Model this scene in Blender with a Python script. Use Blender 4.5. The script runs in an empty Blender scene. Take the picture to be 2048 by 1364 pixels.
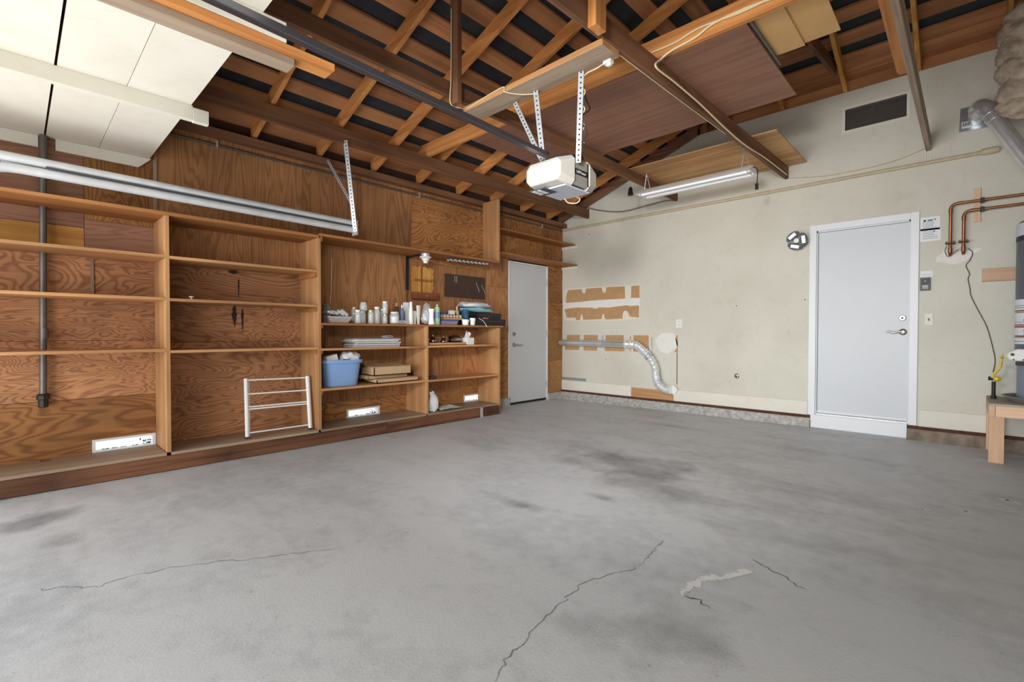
import bpy, bmesh, math, random
from mathutils import Vector as V, Matrix
from math import sin, cos, pi, radians
random.seed(7)
S = bpy.context.scene
COL = S.collection

# ------------------------------------------------------------------ camera
FPX = 950.0                       # focal length in pixels of the 2048 wide frame
YAW, PITCH, ROLL = radians(43.7), radians(-.95), radians(.05)
CAM = V((4.82, -6.25, 1.06))
fw = V((-sin(YAW)*cos(PITCH), cos(YAW)*cos(PITCH), sin(PITCH)))
rt = V((cos(YAW), sin(YAW), 0)); up = rt.cross(fw)
rt, up = rt*cos(ROLL)+up*sin(ROLL), up*cos(ROLL)-rt*sin(ROLL)
cd = bpy.data.cameras.new('camera'); cam = bpy.data.objects.new('camera', cd); COL.objects.link(cam)
cd.sensor_fit = 'HORIZONTAL'; cd.sensor_width = 36; cd.lens = 36*FPX/2048; cd.clip_start = .02
cam.matrix_world = Matrix(((rt.x, up.x, -fw.x, CAM.x), (rt.y, up.y, -fw.y, CAM.y), (rt.z, up.z, -fw.z, CAM.z), (0, 0, 0, 1)))
S.camera = cam

# ------------------------------------------------------------------ world, lights, exposure
W = bpy.data.worlds.new('sky'); S.world = W; W.use_nodes = True
bg = W.node_tree.nodes['Background']; bg.inputs[0].default_value = (.93, .97, 1, 1); bg.inputs[1].default_value = 1.05
def area(name, loc, aim, sx, sy, power, color=(1, 1, 1)):
    l = bpy.data.lights.new(name, 'AREA'); l.shape = 'RECTANGLE'; l.size = sx; l.size_y = sy; l.energy = power; l.color = color
    o = bpy.data.objects.new(name, l); COL.objects.link(o); o.location = loc
    o.rotation_euler = (V(aim)-V(loc)).to_track_quat('-Z', 'Y').to_euler(); return o
area('daylight_from_street', (2.75, -13, 1.6), (2.75, 0, 1.3), 13, 3.4, 950, (.93, .97, 1))
area('sunlit_driveway', (2.75, -9.3, .02), (2.75, -9.29, 5), 8, 4.4, 430, (1, .985, .95))
fl_ = bpy.data.lights.new('fill_flash', 'SPOT'); fl_.energy = 480; fl_.spot_size = radians(84); fl_.spot_blend = 1; fl_.shadow_soft_size = .22; fl_.color = (1, .985, .96)  # unseen flash spot, added as fill to brighten far floor, back wall and shelves
flo = bpy.data.objects.new('fill_flash', fl_); COL.objects.link(flo); flo.location = (4.2, -6.45, 2.2); flo.rotation_euler = (V((1.75, -1.1, 1.2))-V(flo.location)).to_track_quat('-Z', 'Y').to_euler()
S.view_settings.view_transform = 'Standard'; S.view_settings.look = 'None'; S.view_settings.gamma = 1
S.view_settings.use_curve_mapping = False; S.view_settings.exposure = 0.14

# ------------------------------------------------------------------ pixel helpers (2048 x 1364 frame)
def ray(px, py): return rt*(px-1024)+up*(682-py)+fw*FPX
def _on(px, py, ax, v):
    r = ray(px, py); return CAM+r*((v-CAM[ax])/r[ax])
def onx(px, py, x=0.): return _on(px, py, 0, x)
def ony(px, py, y=0.): return _on(px, py, 1, y)
def onz(px, py, z=0.): return _on(px, py, 2, z)

# ------------------------------------------------------------------ materials
MATS = {}
def srgb(r, g, b):
    f = lambda c: (c/255/12.92 if c/255 <= .04045 else ((c/255+.055)/1.055)**2.4)
    return (f(r), f(g), f(b), 1)
def nodes(name):
    m = bpy.data.materials.new(name); m.use_nodes = True; MATS[name] = m
    n = m.node_tree; return m, n, n.nodes['Principled BSDF'], n.nodes.new, n.links.new
def plain(name, rgb, rough=.6, metal=0., spec=.4, var=.0, vscale=6., bump=0., trans=0., alpha=1., emit=0., obj_var=0., aniso=None):
    if name in MATS: return MATS[name]
    m, t, b, N, L = nodes(name)
    c = srgb(*rgb); b.inputs['Base Color'].default_value = c; b.inputs['Roughness'].default_value = rough
    b.inputs['Metallic'].default_value = metal; b.inputs['Specular IOR Level'].default_value = spec
    if trans: b.inputs['Transmission Weight'].default_value = trans; b.inputs['IOR'].default_value = 1.3
    if alpha < 1: b.inputs['Alpha'].default_value = alpha
    if emit: b.inputs['Emission Color'].default_value = c; b.inputs['Emission Strength'].default_value = emit
    if var or bump or obj_var:
        tc = N('ShaderNodeTexCoord'); no = N('ShaderNodeTexNoise'); no.inputs['Scale'].default_value = vscale; no.inputs['Detail'].default_value = 5
        L(tc.outputs['Object'], no.inputs['Vector'])
        mr = N('ShaderNodeMapRange'); mr.inputs[1].default_value = .25; mr.inputs[2].default_value = .75
        mr.inputs[3].default_value = 1-var; mr.inputs[4].default_value = 1+var; L(no.outputs[0], mr.inputs[0])
        hv = N('ShaderNodeHueSaturation'); hv.inputs['Color'].default_value = c
        if obj_var:
            oi = N('ShaderNodeObjectInfo'); m2 = N('ShaderNodeMapRange'); m2.inputs[3].default_value = 1-obj_var; m2.inputs[4].default_value = 1+obj_var
            L(oi.outputs['Random'], m2.inputs[0]); mu = N('ShaderNodeMath'); mu.operation = 'MULTIPLY'; L(mr.outputs[0], mu.inputs[0]); L(m2.outputs[0], mu.inputs[1]); L(mu.outputs[0], hv.inputs['Value'])
        else: L(mr.outputs[0], hv.inputs['Value'])
        L(hv.outputs[0], b.inputs['Base Color'])
        if bump:
            bp = N('ShaderNodeBump'); bp.inputs['Strength'].default_value = bump; bp.inputs['Distance'].default_value = .01; L(no.outputs[0], bp.inputs['Height']); L(bp.outputs[0], b.inputs['Normal'])
    return m
def wood(name, light, dark, axis='Y', rings=7., stretch=.10, scale=3.2, mix=.55, rough=.62, obj_var=.16, dirt=.25, knots=True, sharp=.5):
    """grain runs along `axis`: contour lines of a stretched noise, plus fine fibres and blotches"""
    if name in MATS: return MATS[name]
    m, t, b, N, L = nodes(name)
    tc = N('ShaderNodeTexCoord'); oi = N('ShaderNodeObjectInfo')
    sc = N('ShaderNodeVectorMath'); sc.operation = 'SCALE'; sc.inputs[0].default_value = (37.1, 53.7, 71.3); L(oi.outputs['Random'], sc.inputs['Scale'])
    ad = N('ShaderNodeVectorMath'); ad.operation = 'ADD'; L(tc.outputs['Object'], ad.inputs[0]); L(sc.outputs[0], ad.inputs[1])
    def noise(sv, s, det, dist=0.):
        mp = N('ShaderNodeMapping'); mp.inputs['Scale'].default_value = sv; L(ad.outputs[0], mp.inputs['Vector'])
        no = N('ShaderNodeTexNoise'); no.inputs['Scale'].default_value = s; no.inputs['Detail'].default_value = det; no.inputs['Distortion'].default_value = dist
        L(mp.outputs[0], no.inputs['Vector']); return no.outputs[0]
    i = 'XYZ'.index(axis)
    sv = [1, 1, 1]; sv[i] = stretch
    fv = [1, 1, 1]; fv[i] = .03
    n1 = noise(sv, scale, 3, .6)
    mu = N('ShaderNodeMath'); mu.operation = 'MULTIPLY'; mu.inputs[1].default_value = rings*6.283; L(n1, mu.inputs[0])
    si = N('ShaderNodeMath'); si.operation = 'SINE'; L(mu.outputs[0], si.inputs[0])
    rp = N('ShaderNodeMapRange'); rp.inputs[1].default_value = -sharp; rp.inputs[2].default_value = 1; L(si.outputs[0], rp.inputs[0])
    fib = noise(fv, 60, 3)
    blo = noise((1, 1, 1), 1.3, 4, .5)
    m1 = N('ShaderNodeMix'); m1.data_type = 'RGBA'; m1.inputs['A'].default_value = srgb(*light); m1.inputs['B'].default_value = srgb(*dark)
    f1 = N('ShaderNodeMath'); f1.operation = 'MULTIPLY'; f1.inputs[1].default_value = mix; L(rp.outputs[0], f1.inputs[0])
    f2 = N('ShaderNodeMath'); f2.operation = 'MULTIPLY_ADD'; f2.inputs[1].default_value = .7; f2.inputs[2].default_value = -.22; L(fib, f2.inputs[0])
    f3 = N('ShaderNodeMath'); f3.operation = 'ADD'; f3.use_clamp = True; L(f1.outputs[0], f3.inputs[0]); L(f2.outputs[0], f3.inputs[1]); L(f3.outputs[0], m1.inputs['Factor'])
    hv = N('ShaderNodeHueSaturation'); L(m1.outputs['Result'], hv.inputs['Color'])
    mb = N('ShaderNodeMapRange'); mb.inputs[1].default_value = .3; mb.inputs[2].default_value = .7; mb.inputs[3].default_value = 1-dirt; mb.inputs[4].default_value = 1+dirt*.6; L(blo, mb.inputs[0])
    mo = N('ShaderNodeMapRange'); mo.inputs[3].default_value = 1-obj_var; mo.inputs[4].default_value = 1+obj_var; L(oi.outputs['Random'], mo.inputs[0])
    mm = N('ShaderNodeMath'); mm.operation = 'MULTIPLY'; L(mb.outputs[0], mm.inputs[0]); L(mo.outputs[0], mm.inputs[1]); L(mm.outputs[0], hv.inputs['Value'])
    L(hv.outputs[0], b.inputs['Base Color']); b.inputs['Roughness'].default_value = rough; b.inputs['Specular IOR Level'].default_value = .25
    bp = N('ShaderNodeBump'); bp.inputs['Strength'].default_value = .25; bp.inputs['Distance'].default_value = .003; L(fib, bp.inputs['Height']); L(bp.outputs[0], b.inputs['Normal'])
    return m
def wset(base, light, dark, **k): return {a: wood(base+'_'+a.lower(), light, dark, a, **k) for a in 'XYZ'}
PLY = wset('fir_plywood', (194, 140, 98), (132, 86, 60), rings=34, stretch=.30, scale=3.0, mix=.62, dirt=.36, sharp=.3)
PLYD = wset('dark_plywood', (178, 124, 74), (120, 76, 44), rings=30, stretch=.22, scale=2.8, mix=.6, dirt=.32, sharp=.35)
VERT = wset('upright_plywood', (184, 132, 88), (138, 92, 58), rings=28, stretch=.10, scale=2.6, mix=.55, dirt=.3, sharp=.35)
PLYM = wset('mauve_plywood', (168, 124, 100), (130, 90, 70), rings=26, stretch=.12, scale=2.6, mix=.42, dirt=.25)
OSB = wset('strand_board', (184, 136, 84), (128, 84, 48), rings=12, stretch=.5, scale=12, mix=.6, dirt=.25)
PINE = wset('pine_board', (200, 152, 104), (158, 108, 68), rings=3, stretch=.05, scale=5, mix=.45, dirt=.2)
FIR = wset('fir_rafter', (214, 148, 86), (170, 106, 58), rings=4, stretch=.04, scale=7, mix=.5, dirt=.2)
AGED = wset('aged_fir', (136, 96, 70), (96, 64, 46), rings=4, stretch=.04, scale=7, mix=.5, dirt=.25)
SHEA = wset('roof_board', (192, 134, 90), (146, 96, 64), rings=4, stretch=.06, scale=4, mix=.5, dirt=.3)
GREYW = wset('grey_lumber', (172, 152, 132), (124, 106, 92), rings=4, stretch=.04, scale=7, mix=.5, dirt=.2)
KICK = wset('kick_board', (122, 82, 58), (76, 50, 38), rings=4, stretch=.05, scale=5, mix=.6, dirt=.45)
OLDPLY = wset('brown_loft_plywood', (152, 110, 90), (122, 84, 68), rings=6, stretch=.08, scale=4, mix=.35, dirt=.16)
NEWPLY = wset('tan_plywood', (202, 160, 112), (160, 114, 72), rings=4, stretch=.06, scale=4, mix=.5, dirt=.2)
HONEY = wset('honey_wood', (206, 154, 80), (158, 106, 48), rings=4, stretch=.06, scale=5, mix=.5, dirt=.2)
REDW = wset('red_brown_wood', (150, 88, 52), (104, 56, 32), rings=4, stretch=.06, scale=6, mix=.5, dirt=.2)
DOUG = wset('new_fir_lumber', (226, 190, 160), (200, 156, 120), rings=4, stretch=.04, scale=7, mix=.4, dirt=.14)

def cream_paint(name, rgb, dirt_rgb, amount=.5, scale=1.1):
    m, t, b, N, L = nodes(name)
    tc = N('ShaderNodeTexCoord')
    def noise(s, d, w=0):
        no = N('ShaderNodeTexNoise'); no.inputs['Scale'].default_value = s; no.inputs['Detail'].default_value = d; no.inputs['Distortion'].default_value = w; L(tc.outputs['Object'], no.inputs['Vector']); return no
    n1 = noise(scale, 6, .4); n2 = noise(38, 3); n3 = noise(9, 5, 1)
    r = N('ShaderNodeMapRange'); r.inputs[1].default_value = .42; r.inputs[2].default_value = .72; r.inputs[4].default_value = amount; L(n1.outputs[0], r.inputs[0])
    r3 = N('ShaderNodeMapRange'); r3.inputs[1].default_value = .55; r3.inputs[2].default_value = .8; r3.inputs[4].default_value = .35; L(n3.outputs[0], r3.inputs[0])
    a = N('ShaderNodeMath'); a.operation = 'ADD'; a.use_clamp = True; L(r.outputs[0], a.inputs[0]); L(r3.outputs[0], a.inputs[1])
    mx = N('ShaderNodeMix'); mx.data_type = 'RGBA'; mx.inputs['A'].default_value = srgb(*rgb); mx.inputs['B'].default_value = srgb(*dirt_rgb); L(a.outputs[0], mx.inputs['Factor'])
    # small nail marks
    vo = N('ShaderNodeTexVoronoi'); vo.inputs['Scale'].default_value = 2.3; L(tc.outputs['Object'], vo.inputs['Vector'])
    lt = N('ShaderNodeMath'); lt.operation = 'LESS_THAN'; lt.inputs[1].default_value = .022; L(vo.outputs['Distance'], lt.inputs[0])
    m2 = N('ShaderNodeMix'); m2.data_type = 'RGBA'; m2.inputs['B'].default_value = srgb(120, 104, 84); L(mx.outputs['Result'], m2.inputs['A']); L(lt.outputs[0], m2.inputs['Factor'])
    L(m2.outputs['Result'], b.inputs['Base Color']); b.inputs['Roughness'].default_value = .6; b.inputs['Specular IOR Level'].default_value = .3
    bp = N('ShaderNodeBump'); bp.inputs['Strength'].default_value = .12; bp.inputs['Distance'].default_value = .004; L(n2.outputs[0], bp.inputs['Height']); L(bp.outputs[0], b.inputs['Normal'])
    return m
CREAM = cream_paint('cream_wall_paint', (211, 207, 194), (188, 183, 166))
CREAM2 = cream_paint('cream_board_paint', (224, 220, 207), (204, 198, 182), .4)
DECKP = cream_paint('white_deck_paint', (232, 227, 215), (214, 206, 190), .4, 2.6)
def concrete():
    m, t, b, N, L = nodes('garage_concrete')
    tc = N('ShaderNodeTexCoord')
    def noise(s, d, w=0., sv=None):
        no = N('ShaderNodeTexNoise'); no.inputs['Scale'].default_value = s; no.inputs['Detail'].default_value = d; no.inputs['Distortion'].default_value = w
        if sv:
            mp = N('ShaderNodeMapping'); mp.inputs['Scale'].default_value = sv; mp.inputs['Rotation'].default_value = (0, 0, .5); L(tc.outputs['Object'], mp.inputs['Vector']); L(mp.outputs[0], no.inputs['Vector'])
        else: L(tc.outputs['Object'], no.inputs['Vector'])
        return no.outputs[0]
    def rng(x, a, c, d, e):
        r = N('ShaderNodeMapRange'); r.inputs[1].default_value = a; r.inputs[2].default_value = c; r.inputs[3].default_value = d; r.inputs[4].default_value = e; L(x, r.inputs[0]); return r.outputs[0]
    def mul(x, y):
        q = N('ShaderNodeMath'); q.operation = 'MULTIPLY'; L(x, q.inputs[0]); L(y, q.inputs[1]); return q.outputs[0]
    val = mul(rng(noise(.9, 7, .3), .3, .7, .90, 1.08), rng(noise(2.6, 6, .6, (.6, 1.8, 1)), .3, .7, .92, 1.07))
    val = mul(val, rng(noise(14, 6), .3, .7, .93, 1.06))
    val = mul(val, rng(noise(120, 2), .3, .7, .94, 1.05))
    val = mul(val, rng(noise(26, 3), .70, .76, 1., .8)); val = mul(val, rng(noise(7, 4, .3), .62, .75, 1., .9))
    # oil and tyre stains at fixed places
    wob = noise(3.2, 5, 0)
    for (px, py, rx, ry, dk) in [(1265, 930, .62, .40, .70), (1290, 968, .40, .35, .78), (1190, 900, .7, .3, .86), (1040, 1010, .16, .09, .72), (1205, 996, .14, .07, .75), (80, 1040, .16, .28, .66), (130, 1080, .14, .1, .8), (1420, 1000, .5, .14, .84), (1500, 1060, .35, .2, .88), (1330, 850, .9, .16, .9), (1260, 1290, .35, .2, .88), (1350, 1260, .18, .16, .84), (1700, 1000, .7, .3, .92), (960, 890, .5, .2, .9), (1600, 900, .8, .3, .92)]:
        p = onz(px, py)
        mp = N('ShaderNodeVectorMath'); mp.operation = 'SUBTRACT'; mp.inputs[1].default_value = (p.x-2.75, p.y+4.5, 0); L(tc.outputs['Object'], mp.inputs[0])
        dv = N('ShaderNodeVectorMath'); dv.operation = 'DIVIDE'; dv.inputs[1].default_value = (rx, ry, 1); L(mp.outputs[0], dv.inputs[0])
        ln = N('ShaderNodeVectorMath'); ln.operation = 'LENGTH'; L(dv.outputs[0], ln.inputs[0])
        ad = N('ShaderNodeMath'); ad.operation = 'MULTIPLY_ADD'; ad.inputs[1].default_value = 1.9; L(wob, ad.inputs[0])
        sb = N('ShaderNodeMath'); sb.operation = 'SUBTRACT'; sb.inputs[1].default_value = .95; L(ln.outputs['Value'], sb.inputs[0]); L(sb.outputs[0], ad.inputs[2])
        val = mul(val, rng(ad.outputs[0], .35, 1.05, dk, 1.))
    cr = N('ShaderNodeValToRGB'); e = cr.color_ramp.elements
    e[0].position = .4; e[0].color = srgb(90, 92, 96); e[1].position = 1.3; e[1].color = srgb(198, 201, 206); L(val, cr.inputs[0])
    # warm tint on part of the slab
    mx = N('ShaderNodeMix'); mx.data_type = 'RGBA'; mx.blend_type = 'MULTIPLY'; mx.inputs['B'].default_value = (1, .975, .945, 1); L(cr.outputs[0], mx.inputs['A'])
    sx = N('ShaderNodeSeparateXYZ'); L(tc.outputs['Object'], sx.inputs[0]); L(rng(noise(.5, 3), .35, .6, 0, 1), mx.inputs['Factor'])
    L(mx.outputs['Result'], b.inputs['Base Color'])
    L(rng(noise(5, 5), .3, .7, .42, .68), b.inputs['Roughness']); b.inputs['Specular IOR Level'].default_value = .35
    bp = N('ShaderNodeBump'); bp.inputs['Strength'].default_value = .15; bp.inputs['Distance'].default_value = .004; L(noise(90, 4), bp.inputs['Height']); L(bp.outputs[0], b.inputs['Normal'])
    return m
CONC = concrete()
CURB = plain('rough_curb_concrete', (176, 174, 170), .9, var=.4, vscale=22, bump=.9)
CRACK = plain('crack_dirt', (126, 125, 124), .95)
SCUFF = plain('paint_scuff', (224, 224, 224), .8, var=.08, vscale=30)
RUST = plain('rusty_sill', (84, 52, 40), .9, var=.4, vscale=30)
WHITE = plain('white_door_paint', (206, 209, 213), .42, var=.02, vscale=3)
TRIMW = plain('white_trim_paint', (228, 229, 232), .4)
GALV = plain('galvanised_steel', (198, 202, 206), .42, metal=.5, var=.10, vscale=14)
GALVP = plain('dusty_galvanised_track', (208, 210, 212), .5, metal=.25, var=.12, vscale=10)
CHROME = plain('bright_duct_metal', (222, 224, 228), .32, metal=.75, var=.08, vscale=12)
FOIL = plain('crinkled_foil', (240, 242, 245), .25, metal=.6, var=.1, vscale=40, bump=.8)
NICK = plain('satin_nickel', (188, 184, 176), .3, metal=1)
DARKM = plain('dark_rail_steel', (120, 120, 128), .36, metal=.95)
PIPEM = plain('grey_steel_pipe', (112, 106, 102), .45, metal=.55, var=.15, vscale=18)
IRON = plain('dark_iron', (58, 52, 48), .55, metal=.5)
COPPER = plain('copper', (158, 106, 76), .4, metal=1, var=.16, vscale=20)
BRASS = plain('brass', (196, 164, 92), .3, metal=1)
FELT = plain('black_roof_felt', (44, 46, 52), .75, var=.25, vscale=9, bump=.4)
BLACK = plain('black_plastic', (26, 26, 28), .4)
DGREY = plain('dark_grey_plastic', (70, 72, 76), .5)
WPLAS = plain('white_plastic', (228, 228, 224), .4)
OFFW = plain('offwhite_plastic', (218, 212, 198), .45)
CABLE = plain('cream_cable', (222, 206, 168), .6)
BCABLE = plain('black_cable', (40, 36, 34), .6)
GLASS = plain('jar_glass', (236, 244, 242), .04, spec=1., alpha=.26)
CLEARP = plain('clear_plastic_film', (226, 228, 234), .15, spec=.7, alpha=.42, bump=.8, vscale=30)
CARD = plain('cardboard', (196, 164, 126), .8, var=.06, vscale=8)
CARD2 = plain('loft_cardboard', (206, 164, 108), .8, var=.05, vscale=5)
PAPERB = plain('torn_kraft_paper', (182, 144, 102), .85, var=.1, vscale=12)
MUD = plain('white_patch_compound', (226, 224, 218), .75, var=.05, vscale=14)
PAPERW = plain('white_paper', (232, 234, 236), .7)
INK = plain('ink', (60, 64, 72), .7)
BLUET = plain('blue_plastic_tub', (136, 170, 220), .4)
BAGW = plain('white_plastic_bag', (234, 236, 240), .4, var=.06, vscale=14, bump=.6)
LAMPW = plain('white_enamel', (250, 250, 250), .3)
TUBEM = plain('fluorescent_tube', (252, 253, 254), .25)
TANK = plain('grey_tank_enamel', (88, 92, 104), .35)
BASEG = plain('blue_grey_tank_base', (122, 136, 156), .4)
INSU = plain('fibreglass_wool', (172, 156, 138), .95, var=.4, vscale=16, bump=1.)
SHADOWB = plain('dark_board', (62, 42, 32), .9, var=.3, vscale=6)
SCREEN = plain('vent_screen', (78, 66, 58), .8, var=.2, vscale=60)
PEG = plain('brown_hardboard', (72, 52, 42), .6, var=.12, vscale=10)

# ------------------------------------------------------------------ mesh builder
WPOS = {}
class MB:
    def __init__(s): s.v = []; s.f = []
    def add(s, vs, fs):
        k = len(s.v); s.v += [V(p) for p in vs]; s.f += [tuple(i+k for i in f) for f in fs]; return s
    def hexa(s, p): return s.add(p, [(0, 3, 2, 1), (4, 5, 6, 7), (0, 1, 5, 4), (1, 2, 6, 5), (2, 3, 7, 6), (3, 0, 4, 7)])
    def box(s, x0, x1, y0, y1, z0, z1):
        x0, x1 = sorted((x0, x1)); y0, y1 = sorted((y0, y1)); z0, z1 = sorted((z0, z1))
        return s.hexa([(x0, y0, z0), (x1, y0, z0), (x1, y1, z0), (x0, y1, z0), (x0, y0, z1), (x1, y0, z1), (x1, y1, z1), (x0, y1, z1)])
    def obox(s, c, a, b, d):      # centre and three half vectors
        c, a, b, d = V(c), V(a), V(b), V(d)
        return s.hexa([c-a-b-d, c+a-b-d, c+a+b-d, c-a+b-d, c-a-b+d, c+a-b+d, c+a+b+d, c-a+b+d])
    def beam(s, p, q, w, h, upv=(0, 0, 1)):
        p, q = V(p), V(q); d = (q-p).normalized(); sd = d.cross(V(upv)).normalized(); u = sd.cross(d)
        return s.obox((p+q)/2, (q-p)/2, sd*w/2, u*h/2)
    def prism(s, poly, vec):
        n = len(poly); vec = V(vec); a = [V(p) for p in poly]
        return s.add(a+[p+vec for p in a], [tuple(range(n))[::-1], tuple(range(n, 2*n))]+[(i, (i+1) % n, (i+1) % n+n, i+n) for i in range(n)])
    def tube(s, pts, r, n=10, cap=True, closed=False):
        pts = [V(p) for p in pts]; m = len(pts); rr = r if isinstance(r, (list, tuple)) else [r]*m
        k = len(s.v); pu = None
        for i, p in enumerate(pts):
            if closed: d = pts[(i+1) % m]-pts[i-1]
            else: d = pts[min(i+1, m-1)]-pts[max(i-1, 0)]
            d.normalize()
            if pu is None:
                a = V((0, 0, 1)) if abs(d.z) < .9 else V((1, 0, 0)); u = a-d*a.dot(d)
            else: u = pu-d*pu.dot(d)
            u.normalize(); pu = u; w = d.cross(u)
            for j in range(n): s.v.append(p+(u*cos(2*pi*j/n)+w*sin(2*pi*j/n))*rr[i])
        for i in range(m if closed else m-1):
            for j in range(n):
                a = k+i*n; c = k+((i+1) % m)*n; s.f.append((a+j, a+(j+1) % n, c+(j+1) % n, c+j))
        if cap and not closed: s.f += [tuple(range(k, k+n))[::-1], tuple(range(k+(m-1)*n, k+m*n))]
        return s
    def lathe(s, prof, c, n=16, axis='Z', cap=True, sx=1., sy=1.):
        c = V(c); k = len(s.v); m = len(prof)
        for r, z in prof:
            for j in range(n):
                a = 2*pi*j/n; x, y = r*cos(a)*sx, r*sin(a)*sy
                s.v.append(c+(V((x, y, z)) if axis == 'Z' else V((z, x, y)) if axis == 'X' else V((x, z, y))))
        flip = axis == 'Y'
        for i in range(m-1):
            for j in range(n):
                q = (k+i*n+j, k+i*n+(j+1) % n, k+(i+1)*n+(j+1) % n, k+(i+1)*n+j); s.f.append(q[::-1] if flip else q)
        if cap:
            a, e = tuple(range(k, k+n)), tuple(range(k+(m-1)*n, k+m*n))
            s.f += [a if flip else a[::-1], e[::-1] if flip else e]
        return s
    def lump(s, c, rx, ry, rz, amp=.2, seed=0, nu=14, nv=9, flat=True):
        rnd = random.Random(seed); ph = [rnd.uniform(0, 6.28) for _ in range(8)]; c = V(c); k = len(s.v)
        for i in range(nv+1):
            t = pi*i/nv
            for j in range(nu):
                a = 2*pi*j/nu
                q = 1+amp*(sin(3*a+ph[0]+2*t)*.5+sin(5*a-3*t+ph[1])*.35+sin(7*t+2*a+ph[2])*.3+rnd.uniform(-.3, .3))
                z = cos(t)*rz*q
                if flat and z < -rz*.72: z = -rz*.72
                s.v.append(c+V((sin(t)*cos(a)*rx*q, sin(t)*sin(a)*ry*q, z)))
        for i in range(nv):
            for j in range(nu): s.f.append((k+i*nu+j, k+(i+1)*nu+j, k+(i+1)*nu+(j+1) % nu, k+i*nu+(j+1) % nu))
        return s
    def build(s, name, mat, parent=None, smooth=False, bevel=0., base=False):
        lo = V([min(p[i] for p in s.v) for i in range(3)]); hi = V([max(p[i] for p in s.v) for i in range(3)])
        o = (lo+hi)/2
        if base: o.z = lo.z
        me = bpy.data.meshes.new(name); me.from_pydata([tuple(p-o) for p in s.v], [], s.f); me.materials.append(mat)
        bm = bmesh.new(); bm.from_mesh(me); bmesh.ops.recalc_face_normals(bm, faces=bm.faces); bm.to_mesh(me); bm.free()
        if smooth:
            for p in me.polygons: p.use_smooth = True
        me.update(); ob = bpy.data.objects.new(name, me); COL.objects.link(ob)
        if smooth:
            md = ob.modifiers.new('edge', 'EDGE_SPLIT'); md.split_angle = radians(40)
        if bevel:
            md = ob.modifiers.new('bevel', 'BEVEL'); md.width = bevel; md.segments = 1; md.limit_method = 'ANGLE'
        WPOS[ob.name] = o
        if parent: ob.parent = parent; ob.location = o-WPOS[parent.name]
        else: ob.location = o
        return ob
def box(*a): return MB().box(*a)
def tag(o, label, cat=None, group=None, kind=None):
    o['label'] = label
    if cat: o['category'] = cat
    if group: o['group'] = group
    if kind: o['kind'] = kind
    return o
def thing(name, label, cat, loc, group=None, kind=None):
    o = bpy.data.objects.new(name, None); COL.objects.link(o); o.location = V(loc); o.empty_display_size = .05; WPOS[o.name] = V(loc)
    return tag(o, label, cat, group, kind)
def text(name, body, loc, size, xdir, updir, mat, parent):
    c = bpy.data.curves.new(name, 'FONT'); c.body = body; c.size = size; c.extrude = .0004; c.align_x = 'CENTER'; c.align_y = 'CENTER'
    o = bpy.data.objects.new(name, c); COL.objects.link(o); c.materials.append(mat)
    x, y = V(xdir).normalized(), V(updir).normalized(); y = (y-x*y.dot(x)).normalized(); z = x.cross(y)
    dg = bpy.context.evaluated_depsgraph_get(); me = bpy.data.meshes.new_from_object(o.evaluated_get(dg)); bpy.data.objects.remove(o); o = bpy.data.objects.new(name, me); COL.objects.link(o)
    o.parent = parent; p = V(loc)-WPOS[parent.name]
    o.matrix_local = Matrix(((x.x, y.x, z.x, p.x), (x.y, y.y, z.y, p.y), (x.z, y.z, z.z, p.z), (0, 0, 0, 1))); return o
def cells(mb, axis, d0, d1, a0, a1, z0, z1, holes):
    """wall slab with rectangular holes; axis 0: slab normal x (a = y), axis 1: normal y (a = x)"""
    A = sorted({a0, a1, *[h[0] for h in holes], *[h[1] for h in holes]}); Z = sorted({z0, z1, *[h[2] for h in holes], *[h[3] for h in holes]})
    for i in range(len(A)-1):
        for j in range(len(Z)-1):
            ca, cz = (A[i]+A[i+1])/2, (Z[j]+Z[j+1])/2
            if any(h[0] < ca < h[1] and h[2] < cz < h[3] for h in holes) or not (a0 < ca < a1 and z0 < cz < z1): continue
            if axis == 0: mb.box(d0, d1, A[i], A[i+1], Z[j], Z[j+1])
            else: mb.box(A[i], A[i+1], d0, d1, Z[j], Z[j+1])
    return mb
def bez(pts, n=8):
    """smooth Catmull-Rom path"""
    P = [V(p) for p in pts]; out = []
    for i in range(len(P)-1):
        p0, p1, p2, p3 = P[max(i-1, 0)], P[i], P[i+1], P[min(i+2, len(P)-1)]
        for k in range(n):
            t = k/n; out.append(.5*((2*p1)+(p2-p0)*t+(2*p0-5*p1+4*p2-p3)*t*t+(3*p1-p0-3*p2+p3)*t**3))
    return out+[P[-1]]

# ================================================================== SETTING
SL = .35
def zl(x): return 2.84+SL*x          # underside of the left rafters
def zb(y): return 3.67-SL*y          # underside of the rafters over the back wall
RD = .127                            # rafter depth measured upright
HIP = (3.67-2.84)/SL                 # hip leaves the back wall at this x
floor = tag(box(-.3, 5.8, -9.2, .2, -.1, 0).build('floor', CONC), 'worn grey concrete garage floor with stains and cracks', 'floor', kind='structure')
def ribbon(px, w, name, mat, z=.0012):
    P = [onz(*p) for p in px]; m = MB(); a = []
    rnd = random.Random(len(px)+int(px[0][0])); Q = []
    for i in range(len(P)-1):
        for k in range(6):
            t = k/6; q = P[i].lerp(P[i+1], t); q += V((rnd.uniform(-1, 1), rnd.uniform(-1, 1), 0))*.012; Q.append(q)
    Q.append(P[-1])
    for i, q in enumerate(Q):
        d = (Q[min(i+1, len(Q)-1)]-Q[max(i-1, 0)]).normalized(); s = V((-d.y, d.x, 0))*w*.5*rnd.uniform(.35, 1.2)
        if i in (0, len(Q)-1): s *= .3
        a.append((q+s, q-s))
    vs = [V((p.x, p.y, z)) for ab in a for p in ab]; n = len(a)
    m.add(vs, [(2*i, 2*i+1, 2*i+3, 2*i+2) for i in range(n-1)])
    return m.build(name, mat, floor)
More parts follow.
